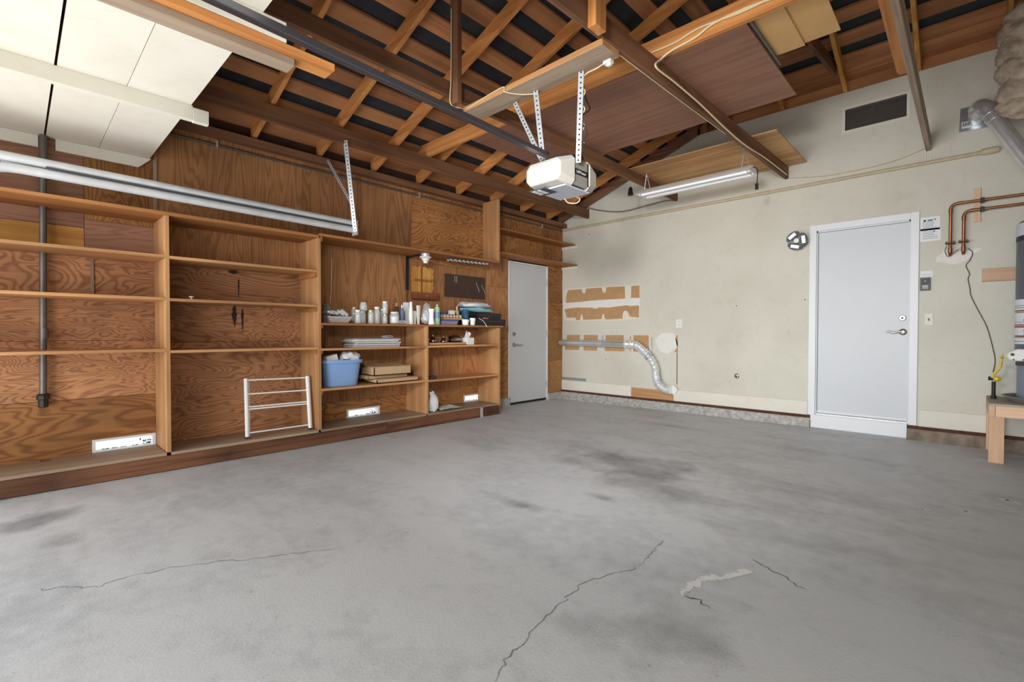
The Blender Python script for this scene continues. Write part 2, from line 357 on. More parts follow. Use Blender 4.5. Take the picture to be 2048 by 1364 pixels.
ribbon([(995, 1364), (1018, 1310), (1050, 1280), (1080, 1240), (1130, 1200), (1165, 1167), (1215, 1150), (1265, 1138), (1290, 1125), (1302, 1105), (1325, 1080)], .0045, 'floor_crack', CRACK)
ribbon([(1500, 1115), (1530, 1135), (1575, 1158), (1612, 1180)], .006, 'floor_crack', CRACK)
ribbon([(80, 1178), (140, 1175), (200, 1172), (250, 1155), (340, 1135), (450, 1122), (540, 1115), (600, 1105), (670, 1098)], .004, 'floor_crack', CRACK)
ribbon([(1375, 1192), (1395, 1200), (1418, 1218)], .008, 'floor_crack', CRACK)
ribbon([(1365, 1190), (1380, 1172), (1410, 1158), (1450, 1152), (1505, 1144)], .045, 'paint_scuff', SCUFF)
ribbon([(2000, 998), (2020, 1001), (2046, 1010)], .03, 'paint_scuff', SCUFF)
ribbon([(570, 952), (640, 962), (560, 978)], .008, 'paint_scuff', SCUFF)
ribbon([(1840, 1018), (1862, 1020)], .03, 'paint_scuff', SCUFF)
ribbon([(1925, 1022), (1945, 1026)], .025, 'paint_scuff', SCUFF)

# ---- left wall: core with real openings for three foundation vents and the side door
VENT = [(-5.84, -5.47, .14, .228), (-3.775, -3.40, .14, .225), (-2.125, -1.745, .14, .223)]
D1 = (-1.285, -.385, .0, 2.115)
wl = cells(MB(), 0, -.075, -.018, -6.9, .15, 0, 3.0, VENT+[D1]).build('wall_left', SHADOWB)
tag(wl, 'left garage wall lined with old orange brown plywood', 'wall', kind='structure')
def panel(y0, y1, z0, z1, mat, d=0., name='plywood_panel'):
    g = .0015; holes = [h for h in VENT+[D1] if h[0] < y1 and h[1] > y0 and h[2] < z1 and h[3] > z0]
    m = MB()
    if holes: cells(m, 0, -.018, d, y0+g, y1-g, z0+g, z1-g, [(max(h[0], y0+g), min(h[1], y1-g), max(h[2], z0+g), min(h[3], z1-g)) for h in holes])
    else: m.box(-.018, d, y0+g, y1-g, z0+g, z1-g)
    return m.build(name, mat, wl)
for a in [(-6.9, -5.45, .0, .56, PLYD['Y']), (-6.9, -5.45, .56, 1.0, PLY['Y']), (-6.9, -5.45, 1.0, 1.66, PLY['Y']),
          (-6.9, -5.88, 1.66, 1.85, HONEY['Y']), (-6.9, -5.88, 1.85, 2.86, PLYM['Y']), (-5.88, -5.45, 1.66, 1.92, PLYM['Y']), (-5.88, -5.45, 1.92, 2.86, PLYD['Z']),
          (-5.45, -4.24, .0, .98, PLY['Y']), (-5.45, -4.24, .98, 1.66, PLY['Y']), (-5.45, -4.24, 1.66, 2.86, VERT['Z']),
          (-4.24, -2.95, .0, .33, PLYD['Y']), (-4.24, -2.95, .33, 2.86, VERT['Z']),
          (-2.95, -1.80, .0, .31, PLYD['Y']), (-2.95, -1.80, .31, 1.10, VERT['Z']), (-2.95, -1.72, 1.10, 1.92, VERT['Z']), (-2.95, -1.72, 1.92, 2.86, PLYD['Y']),
          (-1.80, -1.285, .0, 1.0, PLYD['Y']), (-1.72, -1.285, 1.0, 1.72, VERT['Z']), (-1.72, -1.285, 1.72, 2.16, VERT['Z']),
          (-1.72, -.5, 2.16, 2.86, PLYD['Z']), (-.5, 0., 2.16, 2.86, PLYD['Z']), (-.385, 0., 1.55, 2.16, PLYD['Y']), (-.385, 0., 1.12, 1.55, PLYD['Y']), (-.385, 0., .62, 1.12, OSB['Z']), (-.385, 0., .1, .62, OSB['Z'])]:
    panel(*a, d=random.uniform(-.003, 0))
for a in [(-5.455, -5.43, 1.66, 2.47)]: box(0, .008, *a).build('seam_batten', PIPEM if False else GREYW['Z'], wl)
box(0, .09, -6.9, 0., 2.775, 2.84).build('top_plate', AGED['Y'], wl)
for v in VENT:      # vent frames in the openings
    f = cells(MB(), 0, -.075, .004, v[0]-.012, v[1]+.012, v[2]-.01, v[3]+.01, [(v[0]+.008, v[1]-.008, v[2]+.006, v[3]-.006)])
    o = f.build('vent_frame', TRIMW, wl)
    sc = MB(); rnd = random.Random(int(v[0]*100))
    for k in range(26):      # torn rests of the screen gather at the far end and along the sill
        y = v[1]-.012-abs(rnd.gauss(0, .035)); z = v[2]+.008+abs(rnd.gauss(0, .02)); q = rnd.uniform(.002, .006); sc.box(-.06, -.058, y-q, y+q*.5, z-q, z+q)
    for k in range(12):
        y = rnd.uniform(v[0]+.02, v[1]-.02); sc.box(-.06, -.058, y-.008, y+.008, v[2]+.006, v[2]+.006+rnd.uniform(.002, .007))
    sc.build('screen_scrap', SCREEN, wl)['kind'] = 'stuff'
box(-.14, .03, -.385, -.0, 0, .10).build('curb', CURB, wl); box(-.14, .04, -1.80, -1.285, 0, .12).build('curb', CURB, wl)

# ---- back wall
D2 = (3.594, 4.406, .0, 2.207)
bm_ = cells(MB(), 1, 0, .15, -.14, 5.8, 0, 2.89, [D2]); GV = (3.845, 4.36, 3.255, 3.48)
bm_.prism([(-.14, 0, 2.89), (0, 0, 2.89), (2.23, 0, 3.67), (2.23, 0, 2.89)], (0, .15, 0)); cells(bm_, 1, 0, .15, 2.23, 5.8, 2.89, 3.67, [GV])
wb = tag(bm_.build('wall_back', CREAM), 'back garage wall of dingy cream painted sheeting', 'wall', kind='structure')
def patch(pts, name, mat, y=-.0025, y1=0.): # a thin ragged sheet stuck to the back wall, outline given in pixels
    P = [ony(px, py, 0) for px, py in pts]
    return MB().prism([V((p.x, y1, p.z)) for p in P], (0, y-y1, 0)).build(name, mat, wb)
def cr3(L, ox=1100, oy=540, s=6.82): return [(ox+a/s, oy+b/s) for a, b in L]
patch(cr3([(180, 290), (240, 255), (700, 225), (1225, 195), (1228, 655), (1000, 690), (700, 692), (200, 690), (175, 560)]), 'patch_compound', plain('faded_patch_compound', (222, 216, 198), .75, var=.04, vscale=14), -.001)
patch(cr3([(195, 455), (400, 440), (650, 415), (850, 405), (1025, 395), (1225, 385), (1222, 480), (1030, 478), (900, 496), (680, 505), (370, 508), (197, 530)]), 'patch_compound', MUD, -.002, -.001)
patch(cr3([(250, 275), (430, 262), (440, 300), (465, 325), (485, 300), (490, 255), (705, 240), (715, 290), (745, 318), (765, 290), (770, 235), (1020, 222), (1025, 390), (850, 400), (650, 410), (400, 435), (220, 448), (225, 340)]), 'torn_paper_patch', PAPERB, -.003, -.001)
patch(cr3([(1112, 218), (1220, 210), (1222, 380), (1105, 380)]), 'torn_paper_patch', PAPERB, -.003, -.001)
patch(cr3([(197, 535), (370, 512), (560, 515), (620, 530), (680, 510), (800, 515), (900, 500), (1030, 483), (1100, 492), (1215, 485), (1213, 650), (1090, 635), (1060, 570), (1030, 550), (1000, 570), (985, 665), (755, 675), (735, 600), (722, 595), (700, 670), (455, 680), (440, 610), (425, 605), (410, 680), (355, 682), (352, 650), (230, 650), (220, 600)]), 'torn_paper_patch', PAPERB, -.003, -.001)
for q in ([(235, 885), (410, 885), (398, 1090), (205, 1088)], [(463, 885), (655, 888), (640, 1100), (460, 1098)], [(762, 888), (1005, 890), (1015, 1110), (745, 1105)], [(1140, 890), (1345, 892), (1350, 1115), (1136, 1112)], [(1090, 900), (1104, 900), (1104, 1110), (1092, 1110)]):
    patch(cr3(q), 'torn_paper_patch', PAPERB)
circ = [(1596+148*cos(a)+12*sin(5*a), 990+142*sin(a)+10*cos(4*a)) for a in [2*pi*k/22 for k in range(22)]]
patch(cr3(circ), 'patch_compound', MUD)
patch(cr3([(1725, 890), (1742, 890), (1745, 1130), (1700, 1120), (1735, 1050), (1712, 940)]), 'torn_paper_patch', PAPERB)
patch(cr3([(1730, 1135), (1739, 1135), (1736, 1560), (1727, 1560)]), 'open_seam', RUST)
patch(cr3([(165, 775), (490, 800), (490, 838), (165, 808)], 1100, 640), 'tape_strip', plain('grey_tape', (140, 144, 148), .5, var=.1, vscale=30))
patch(cr3([(770, 640), (850, 590), (890, 510), (930, 560), (1100, 560), (1260, 540), (1380, 515), (1385, 535), (1260, 610), (1170, 690), (1050, 735), (960, 740), (850, 715), (768, 712)], 1760, 420), 'patch_compound', MUD)
# baseboards, sill and curb
for x0, x1, zt in ((-.0, 1.28, .288), (1.93, 3.525, .289), (4.49, 5.75, .30)):
    box(x0, x1, -.02, 0, .132, zt).build('baseboard', CREAM2, wb, bevel=.002)
box(1.28, 1.93, -.012, 0, .132, .265).build('bare_board', NEWPLY['X'], wb)
for x0, x1 in ((-.0, 3.553), (4.40, 5.75)):
    box(x0, x1, -.03, .0, .095, .132).build('sill', RUST, wb)
    m = MB(); n = 60; rows = []
    for i in range(n+1):
        x = x0+(x1-x0)*i/n; w = (.17-.03*x) if x0 < 1 else .10; r = random.uniform(-.012, .012)
        rows.append([(x, -.0, 0), (x, -w+r, 0), (x, -w*.7+r, .03+r*.4), (x, -.05+r*.4, .075+r*.5), (x, -.03, .10), (x, 0, .10)])
    k = len(rows[0]); vs = [p for r in rows for p in r]
    m.add(vs, [(i*k+j, i*k+(j+1) % k, (i+1)*k+(j+1) % k, (i+1)*k+j) for i in range(n) for j in range(k)])
    m.build('curb', CURB if x0 < 1 else plain('rusty_curb_concrete', (136, 122, 108), .9, var=.5, vscale=9, bump=.9), wb, smooth=True)
# screened gable vent in its opening
g = thing('gable_vent', 'rectangular dark screened vent high on cream wall', 'vent', ((GV[0]+GV[1])/2, 0, GV[2]))
cells(MB(), 1, -.006, .02, GV[0]-.03, GV[1]+.03, GV[2]-.03, GV[3]+.03, [GV]).build('frame', CREAM2, g)
box(GV[0], GV[1], .03, .04, GV[2], GV[3]).build('screen', SCREEN, g)
sl = MB()
for k in range(40): sl.box(GV[0]+k*(GV[1]-GV[0])/40, GV[0]+k*(GV[1]-GV[0])/40+.003, .026, .03, GV[2], GV[3])
sl.build('mesh_wires', DGREY, g)

# ---- front wall with the garage door opening, right wall
fwm = cells(MB(), 1, -6.95, -6.8, -.14, 5.95, 0, 4.9, [(.3, 5.2, 0, 2.15)]).build('wall_front', CREAM); tag(fwm, 'front garage wall around the wide door opening', 'wall', kind='structure')
wr = box(5.75, 5.9, -6.95, .15, 0, 4.95).build('wall_right', CREAM); tag(wr, 'right garage wall of cream painted sheeting', 'wall', kind='structure')

# ---- roof: felt, spaced boards, rafters, joists, posts
fe = MB(); o = RD+.03
def L3(x, y, dz): return V((x, y, zl(x)+dz))
def B3(x, y, dz): return V((x, y, zb(y)+dz))
XR, YF = 5.95, -7.0
fe.prism([L3(-.3, YF, o), L3(XR, YF, o), L3(XR, HIP-XR, o), L3(HIP, 0, o), L3(HIP-.2, .2, o), L3(-.3, .2, o)], (0, 0, .03))
fe.prism([B3(HIP, 0, o), B3(XR, HIP-XR, o), B3(XR, .2, o), B3(HIP-.2, .2, o)], (0, 0, .03))
ceil = tag(fe.build('ceiling', FELT), 'open roof underside with dark felt between spaced boards and rafters', 'ceiling', kind='structure')
k = 0
while True:                         # boards of the left slope run along y
    c = .085+.265*k; k += 1
    if c > 5.7: break
    x0, x1 = c-.066+random.uniform(-.006, .006), c+.066+random.uniform(-.006, .006)
    if k == 1: x0 = -.02
    yb = min(.1, HIP-c)
    m = MB(); m.hexa([L3(x0, YF, RD), L3(x1, YF, RD), L3(x1, yb, RD), L3(x0, yb, RD), L3(x0, YF, RD+.02), L3(x1, YF, RD+.02), L3(x1, yb, RD+.02), L3(x0, yb, RD+.02)])
    m.build('sheathing_board', SHEA['Y'], ceil)
for i, (a, b_) in enumerate([(-.055, .05), (-.186, -.057), (-.322, -.189), (-.587, -.448), (-.855, -.718), (-1.12, -.985), (-1.39, -1.25), (-1.655, -1.52), (-1.92, -1.78), (-2.2, -2.06), (-2.46, -2.33), (-2.73, -2.6), (-3., -2.86), (-3.25, -3.12)]):
    x0 = HIP-a; m = MB(); m.hexa([B3(x0, a, RD), B3(XR, a, RD), B3(XR, b_, RD), B3(x0, b_, RD), B3(x0, a, RD+.02), B3(XR, a, RD+.02), B3(XR, b_, RD+.02), B3(x0, b_, RD+.02)])
    m.build('sheathing_board', SHEA['X'], ceil)
RAFT = [-6.53, -5.92, -5.31, -4.70, -4.085, -3.47, -2.87, -2.25, -1.64, -1.02, -.41]
for y in RAFT:
    xe = min(5.7, HIP-y-.04); w = .019
    m = MB(); m.hexa([L3(-.0, y-w, 0), L3(xe, y-w, 0), L3(xe, y+w, 0), L3(0, y+w, 0), L3(0, y-w, RD), L3(xe, y-w, RD), L3(xe, y+w, RD), L3(0, y+w, RD)])
    m.build('rafter', FIR['X'], ceil, bevel=.003)
y = -.10; m = MB(); m.hexa([L3(0, y-.019, 0), L3(HIP-.1, y-.019, 0), L3(HIP-.1, y+.019, 0), L3(0, y+.019, 0), L3(0, y-.019, RD), L3(HIP-.1, y-.019, RD), L3(HIP-.1, y+.019, RD), L3(0, y+.019, RD)]); m.build('rafter', AGED['X'], ceil)
MB().prism([(0, .02, 2.87), (2.25, .02, 3.66), (2.25, .02, 3.80), (0, .02, 3.0)], (0, .06, 0)).build('gable_gap_shade', SHADOWB, ceil)  # dark strip standing in for the shaded open gap above the wall
MB().prism([(2.2, .02, 3.65), (5.75, .02, 3.65), (5.75, .02, 3.83), (2.2, .02, 3.83)], (0, .06, 0)).build('frieze_board', SHEA['X'], ceil)
for x in (2.63, 3.24, 3.845, 4.45, 5.06, 5.67):
    ye = max(-3.3, HIP-x+.04); w = .019
    if ye > -.2: ye = HIP-x+.02
    m = MB(); m.hexa([B3(x-w, .0, 0), B3(x+w, .0, 0), B3(x+w, ye, 0), B3(x-w, ye, 0), B3(x-w, .0, RD), B3(x+w, .0, RD), B3(x+w, ye, RD), B3(x-w, ye, RD)])
    m.build('rafter', HONEY['Y'] if x > 3.5 else FIR['Y'], ceil, bevel=.003)
m = MB(); p, q = V((HIP, 0, 3.67)), V((5.6, HIP-5.6, zl(5.6))); d = V((1, 1, 0)).normalized()*.019
m.hexa([p-d, q-d, q+d, p+d, p-d+V((0, 0, .15)), q-d+V((0, 0, .15)), q+d+V((0, 0, .15)), p+d+V((0, 0, .15))]); m.build('hip_rafter', AGED['X'], ceil)
# ceiling joists along y (slightly out of square, as in the room)
JZ0, JZ1 = 2.86, 3.0
def joist(xa, xb, y0, mat, w=.038, z0=JZ0, z1=JZ1, y1=0.):
    m = MB(); h = w/2
    m.hexa([(xa-h, y0, z0), (xa+h, y0, z0), (xb+h, y1, z0), (xb-h, y1, z0), (xa-h, y0, z1), (xa+h, y0, z1), (xb+h, y1, z1), (xb-h, y1, z1)])
    return m.build('ceiling_joist', mat, ceil, bevel=.003)
def j2x(y): return 1.945+.0*y
def j3x(y): return 3.285+.026*y
joist(.515, .505, -6.75, AGED['Y']); joist(j2x(-6.75), j2x(0), -6.75, AGED['Y'], z1=2.975); joist(j3x(-6.75), j3x(0), -6.75, AGED['Y']); joist(4.50, 4.53, -6.75, GREYW['Y'])
for x in (.505, 1.945, 3.285, 4.53): # hanger straps under the joist ends
    m = MB()
    for s in (-.02, .02): m.box(x+s-.003, x+s+.003, -.008, -.002, 2.745, 2.87)
    m.build('hanger_strap', CREAM2, ceil)
box(1.966, 2.050, -3.945, -3.90, 2.795, zl(1.97)+RD).build('hanger_post', AGED['Z'], ceil, bevel=.003)
box(3.207, 3.265, -3.93, -3.82, 2.835, zl(3.2)+RD).build('hanger_post', FIR['Z'], ceil, bevel=.003)
# strut under the slope beside the loft, and a nailed-on brace
MB().beam((3.80, -.30, 3.80), (3.60, -1.75, 3.98), .035, .12).build('brace', AGED['Y'], ceil)
m = MB(); m.box(4.42, 4.50, -2.9, -1.62, 3.0, 3.16); m.build('nailer', FIR['Y'], ceil, bevel=.02)

# ---- doors
d1 = thing('door_1', 'white flush side door with chrome lever beside the shelves', 'door', (0, -.835, 0), kind='structure')
y0, y1, zt = D1[0], D1[1], D1[3]
m = cells(MB(), 0, -.10, .006, y0, y1, 0, zt, [(y0+.025, y1-.025, 0, zt-.022)]); m.build('frame', TRIMW, d1)
box(-.05, -.008, y0+.028, y1-.028, .035, zt-.025).build('slab', WHITE, d1)
box(-.05, -.004, y0+.028, y1-.028, .006, .035).build('door_sweep', BLACK, d1)
def lever(parent, c, n, hand, mat=NICK):      # c on the door face, n outward, hand direction of the lever
    c, n, h = V(c), V(n), V(hand); ax = 'X' if abs(n.x) > .5 else 'Y'; s = n.x+n.y
    pr = [(.033, 0), (.033, .006*s), (.026, .012*s), (.012, .014*s), (.011, .05*s)]
    MB().lathe(pr, c, 20, ax).build('lever_rose', mat, parent, smooth=True)
    e = c+n*.05
    MB().tube(bez([e, e+h*.03+V((0, 0, .004)), e+h*.075+V((0, 0, -.006)), e+h*.115+V((0, 0, .006)), e+h*.13], 5), [.010]*6+[.009]*8+[.007]*6+[.005], 10).build('lever_handle', mat, parent, smooth=True)
def deadbolt(parent, c, n, mat=NICK):
    c, n = V(c), V(n); ax = 'X' if abs(n.x) > .5 else 'Y'; s = n.x+n.y
    o = MB().lathe([(.031, 0), (.031, .008*s), (.024, .018*s), (.012, .019*s)], c, 20, ax).build('deadbolt', mat, parent, smooth=True)
    MB().lathe([(.011, .019*s), (.011, .024*s), (.003, .025*s)], c, 12, ax).build('keyway', DGREY, o, smooth=True)
p = onx(1028, 690, -.008); lever(d1, (-.008, p.y, p.z), (1, 0, 0), (0, 1, 0)); p = onx(1028, 668, -.008); deadbolt(d1, (-.008, p.y, p.z), (1, 0, 0))
for z in (.25, 1.05, 1.86): box(-.01, .008, y1-.03, y1-.018, z-.05, z+.05).build('hinge', GALV, d1)
box(-.012, .0, y0+.022, y0+.031, 1.0, 1.12).build('strike_plate', GALV, d1)

d2 = thing('door_2', 'white flush house door with wide casing above a step', 'door', (4.0, 0, 0), kind='structure')
x0, x1 = D2[0], D2[1]
m = MB(); m.box(3.527, 3.594, -.02, 0, .135, 2.275).box(4.406, 4.472, -.02, 0, .135, 2.275).box(3.594, 4.406, -.02, 0, 2.207, 2.275); m.build('casing', TRIMW, d2, bevel=.002)
m = MB(); m.box(x0, x0+.012, 0, .1, .14, 2.207).box(x1-.012, x1, 0, .1, .14, 2.207).box(x0, x1, 0, .1, 2.19, 2.207); m.build('jamb', WHITE, d2)
box(x0+.014, x1-.014, .028, .07, .165, 2.188).build('slab', WHITE, d2)
box(x0+.014, x1-.014, .016, .028, .165, .19).build('door_sweep', TRIMW, d2); box(x0+.012, x1-.012, .0, .08, .142, .16).build('sill_plate', GALV, d2)
box(3.553, 4.398, -.028, .1, .0, .142).build('step_riser', TRIMW, d2, bevel=.002)
p = ony(1805, 636, .028); deadbolt(d2, (p.x, .028, p.z), (0, -1, 0)); p = ony(1806, 664, .028); lever(d2, (p.x, .028, p.z), (0, -1, 0), (-1, 0, 0))
m = MB()
for k in range(5): m.lathe([(.004, 0), (.003, -.003)], (x0+.08+k*.16, .016, .178), 8, 'Y')
m.build('screw_heads', GALV, d2)

# ================================================================== LOFT AND CEILING THINGS
dk = thing('loft_deck', 'white painted storage deck over the garage door at upper left', 'deck', (2.4, -6.1, 2.38))
for ya, yb in ((-5.79, -5.48), (-6.08, -5.793), (-6.75, -6.092)):
    for xa, xb in ((0.0, 1.315), (1.318, 2.545), (2.548, 5.0)):
        box(xa+.002, xb, ya, yb, 2.47, 2.488).build('panel', DECKP, dk)
box(1.295, 1.335, -6.75, -5.47, 2.38, 2.47).build('joist', CREAM2, dk, bevel=.002); box(1.298, 1.336, -5.47, -5.385, 2.375, 2.46).build('joist_block', CREAM2, dk, bevel=.002)
box(2.53, 2.57, -6.75, -5.38, 2.38, 2.47).build('joist', CREAM2, dk, bevel=.002)
box(0.001, .022, -6.03, -5.55, 2.385, 2.468).build('ledger', CREAM2, dk); box(0.001, .022, -6.75, -6.12, 2.385, 2.468).build('ledger', CREAM2, dk)
MB().prism([(0.001, -5.55, 2.385), (.001, -5.55, 2.468), (.001, -5.47, 2.468)], (.021, 0, 0)).build('ledger_end', CREAM2, dk)
box(2.46, 2.565, -6.75, -5.15, 2.345, 2.379).build('stiffener', FIR['Y'], dk, bevel=.002)
box(2.44, 2.53, -6.75, -5.33, 2.310, 2.344).build('stiffener', GREYW['Y'], dk, bevel=.002)

sheet = box(1.20, 3.80, -3.045, -1.83, 3.001, 3.013).build('plywood_sheet', OLDPLY['X']); tag(sheet, 'large brown plywood sheet lying across the ceiling joists', 'plywood')
sheet = box(1.80, 3.49, -1.20, -.03, 3.001, 3.012).build('plywood_sheet', NEWPLY['X']); tag(sheet, 'tan plywood offcut on joists against back wall above shop light', 'plywood')
tag(box(.32, 4.30, -3.10, -3.06, 3.001, 3.145).build('loft_beam', FIR['X'], bevel=.003), 'reddish cross beam on edge along the large brown plywood sheet', 'beam')
tag(MB().tube([(1.7, -2.98, 3.045), (3.1, -3.0, 3.045)], .028, 12).build('black_pipe', BLACK, smooth=True), 'black plastic pipe lying behind the reddish cross beam', 'pipe')
tag(box(3.3, 3.995, -3.05, -2.46, 3.046, 3.054).build('cardboard_sheet', CARD2), 'flat tan cardboard sheet at top beside brown plywood, nearer one', 'cardboard', 'cardboard sheets in the loft')
tag(box(3.45, 4.20, -3.05, -2.47, 3.058, 3.066).build('cardboard_sheet', CARD2), 'flat tan cardboard sheet lying above the other one, reaching further right', 'cardboard', 'cardboard sheets in the loft')
tag(MB().tube([(3.81, -3.04, 3.03), (3.812, -2.36, 3.03)], .014, 8).build('steel_bar', PIPEM, smooth=True), 'grey steel bar along right edge of the brown plywood sheet', 'bar')
mbd = box(1.90, 3.20, -3.76, -3.57, 2.819, 2.858).build('mounting_board', GREYW['X']); mbd.data.materials.append(PINE['X'])
for pg in mbd.data.polygons: pg.material_index = 1 if abs(pg.normal.z) < .5 else 0
tag(mbd, 'pale two-by board under the joists carrying the opener', 'board')

# cables along the joists
def cable(name, pts, r, mat, label, cat='cable', n=8, group=None): return tag(MB().tube(bez(pts, n), r, 6).build(name, mat, smooth=True), label, cat, group)
f = lambda px, py: (lambda p: V((p.x, p.y, p.z)))(ony(px, py, -3.115))
jc = lambda px, py: onx(px, py, 3.24)
cable('white_cable', [f(1560, -8), f(1500, 13), f(1430, 45), f(1390, 75), f(1345, 100), onx(1322, 118, 3.262), onx(1312, 134, 3.262), onx(1350, 165, 3.258), onx(1400, 208, 3.262), onx(1450, 256, 3.275), onx(1490, 290, 3.288), onx(1530, 316, 3.296), onx(1574, 350, 3.312)], .007, CABLE, 'cream electrical cable crossing the beam and running down a joist')
cable('white_cable', [f(1545, -6), f(1480, 25), f(1400, 55), f(1350, 85), f(1303, 105)], .006, CABLE, 'second cream cable drooping along the face of the cross beam')
p = onz(880, 0, 3.5)
cable('bell_wire', [(1.99, -3.952, 3.50), (1.985, -3.952, 3.0), (1.98, -3.953, 2.80), (1.99, -3.86, 2.79), (1.95, -3.769, 2.83), (2.2, -3.767, 2.852), (2.36, -3.767, 2.855), (2.375, -3.766, 2.815), (2.44, -3.66, 2.812), (2.54, -3.585, 2.812)], .004, CABLE, 'thin cream wire down the hanger post to the mounting board')
zz = [(2.93+.02*(-1)**k-.02*k*.2, -3.58+.004*k, 2.80-.055*k) for k in range(9)]
cable('opener_wire', [(3.16, -3.6, 2.812), (3.05, -3.59, 2.80)]+zz, .004, CABLE, 'zigzag cream wire hanging beside the opener bracket', n=4)
cable('joist_wire', [(j3x(y)-.01+.004*sin(y*9), y, 2.856) for y in (-3.55, -3.0, -2.4, -1.8)], .003, CABLE, 'thin wire stapled under the joist past the brown sheet', n=4)
cable('power_cable', [(2.9, -3.56, 2.86), (2.86, -3.45, 2.72), (2.93, -3.50, 2.60), (2.905, -3.58, 2.52), (2.945, -3.55, 2.42), (2.90, -3.57, 2.33), (2.88, -3.5, 2.27)], .005, BCABLE, 'dark power cord wound around the perforated opener bracket')
tag(MB().box(3.10, 3.155, -3.60, -3.56, 2.80, 2.819).box(3.12, 3.15, -3.59, -3.57, 2.785, 2.80).build('outlet_clip', WPLAS), 'small white cable clip at the end of the mounting board', 'clip')

# opener
op = thing('garage_door_opener', 'white and grey garage door opener hanging on perforated brackets', 'opener', (2.72, -3.55, 2.1))
def ringbox(pr, name, mat, bev=.006):      # loft through chamfered rings (y, x0, x1, z0, z1, cut)
    m = MB()
    for (y, x0, x1, z0, z1, c) in pr: m.v += [V(p) for p in [(x0+c, y, z0), (x1-c, y, z0), (x1, y, z0+c), (x1, y, z1-c), (x1-c, y, z1), (x0+c, y, z1), (x0, y, z1-c), (x0, y, z0+c)]]
    n = len(pr)
    for i in range(n-1):
        for j in range(8): m.f.append((i*8+j, i*8+(j+1) % 8, (i+1)*8+(j+1) % 8, (i+1)*8+j))
    m.f += [tuple(range(8)), tuple(range((n-1)*8, n*8))[::-1]]
    return m.build(name, mat, op, bevel=bev)
ringbox([(-3.61, 2.562, 2.878, 2.078, 2.262, .012), (-3.445, 2.562, 2.878, 2.078, 2.262, .012)], 'chassis', plain('opener_grey', (150, 146, 140), .45), .003)
ringbox([(-3.775, 2.60, 2.83, 2.125, 2.20, .025), (-3.745, 2.565, 2.868, 2.085, 2.235, .035), (-3.612, 2.548, 2.892, 2.066, 2.278, .03)], 'light_cover', plain('opener_cover_plastic', (198, 193, 184), .42))
ringbox([(-3.443, 2.548, 2.892, 2.066, 2.278, .03), (-3.33, 2.565, 2.872, 2.085, 2.245, .035), (-3.30, 2.60, 2.84, 2.125, 2.20, .025)], 'light_cover', plain('opener_cover_plastic', (198, 193, 184), .42))
pn = box(2.60, 2.86, -3.68, -3.40, 2.058, 2.067).build('bottom_panel', plain('opener_light_grey', (196, 202, 216), .4), op)
box(2.585, 2.72, -3.735, -3.60, 2.052, 2.060).build('label_panel', DGREY, pn)
for k in range(2): box(2.60+k*.045, 2.632+k*.045, -3.725, -3.63, 2.050, 2.053).build('sticker', PAPERW, pn)
bd = box(2.878, 2.881, -3.598, -3.457, 2.150, 2.188).build('badge', BLACK, op)
text('badge_lettering', 'LiftMaster', (2.8815, -3.5275, 2.169), .028, (0, 1, 0), (0, 0, 1), WPLAS, bd)
MB().tube(bez([(2.66, -3.43, 2.06), (2.67, -3.40, 2.03), (2.72, -3.36, 2.025), (2.75, -3.36, 2.05), (2.72, -3.38, 2.07)], 4), .004, 6).build('antenna_wire', CABLE, op, smooth=True)
box(2.872, 2.884, -3.452, -3.438, 2.09, 2.25).build('side_slot', BLACK, op)
for k in range(4): MB().lathe([(.009, 0), (.009, .022)], (2.865, -3.60+k*.03, 2.262), 8).build('terminal_post', BLACK, op)
rail = MB(); rail.beam((2.715, -3.70, 2.288), (2.80, -6.75, 2.32), .040, .034).build('rail', DARKM, op, bevel=.003)
def perf(name, p, q, w, face, parent, holes=True, mat=GALV):      # perforated angle iron: two flanges, dark punched holes
    p, q, fc = V(p), V(q), V(face); d = (q-p).normalized(); fc = (fc-d*fc.dot(d)).normalized(); s = d.cross(fc).normalized(); m = MB(); t = .0018
    m.obox((p+q)/2, (q-p)/2, s*w/2, fc*t); m.obox((p+q)/2+s*w/2-fc*w/2, (q-p)/2, s*t, fc*w/2)
    o = m.build(name, mat, parent); ln = (q-p).length; k = int(ln/.033); h = MB()
    for i in range(k):
        c = p+d*(ln*(i+.5)/k)+fc*(t+.0004); n = 8
        h.prism([c+(d*cos(2*pi*j/n)+s*sin(2*pi*j/n))*.0062 for j in range(n)], fc*.0006)
    h.build('punched_holes', BLACK, o)['kind'] = 'stuff'; return o
F_ = (.25, -1, -.1)
perf('bracket', (2.54, -3.62, 2.83), (2.60, -3.60, 2.28), .038, F_, op); perf('bracket', (2.93, -3.60, 2.83), (2.897, -3.585, 2.22), .038, F_, op); perf('bracket', (2.335, -3.62, 2.80), (2.62, -3.64, 2.29), .032, F_, op)

# door track on hangers
tk = thing('door_track', 'galvanised steel garage door track hanging along left wall', 'track', (.46, -5.2, 2.0))
def zt_(y): return 2.134-.014*(y+3.93)
pts = [(.46, -3.92, zt_(-3.92)), (.46, -6.75, zt_(-6.75))]
MB().tube(pts, .030, 12).build('upper_rail', GALVP, tk, smooth=True)
arc = [(.46, -6.22-.36*sin(a), zt_(-6.22)-.066-.36*(1-cos(a))) for a in [k*pi/2/10 for k in range(11)]]
MB().tube([(.465, -3.92, zt_(-3.92)-.064)]+arc+[(.46, -6.58, .05)], .030, 12).build('lower_rail', GALVP, tk, smooth=True)
MB().beam((.432, -3.92, zt_(-3.92)-.032), (.432, -6.3, zt_(-6.3)-.032), .006, .05).build('rail_web', GALVP, tk)
MB().beam((.49, -3.92, zt_(-3.92)-.031), (.49, -6.1, zt_(-6.1)-.031), .003, .012).build('rail_gap', DGREY, tk)
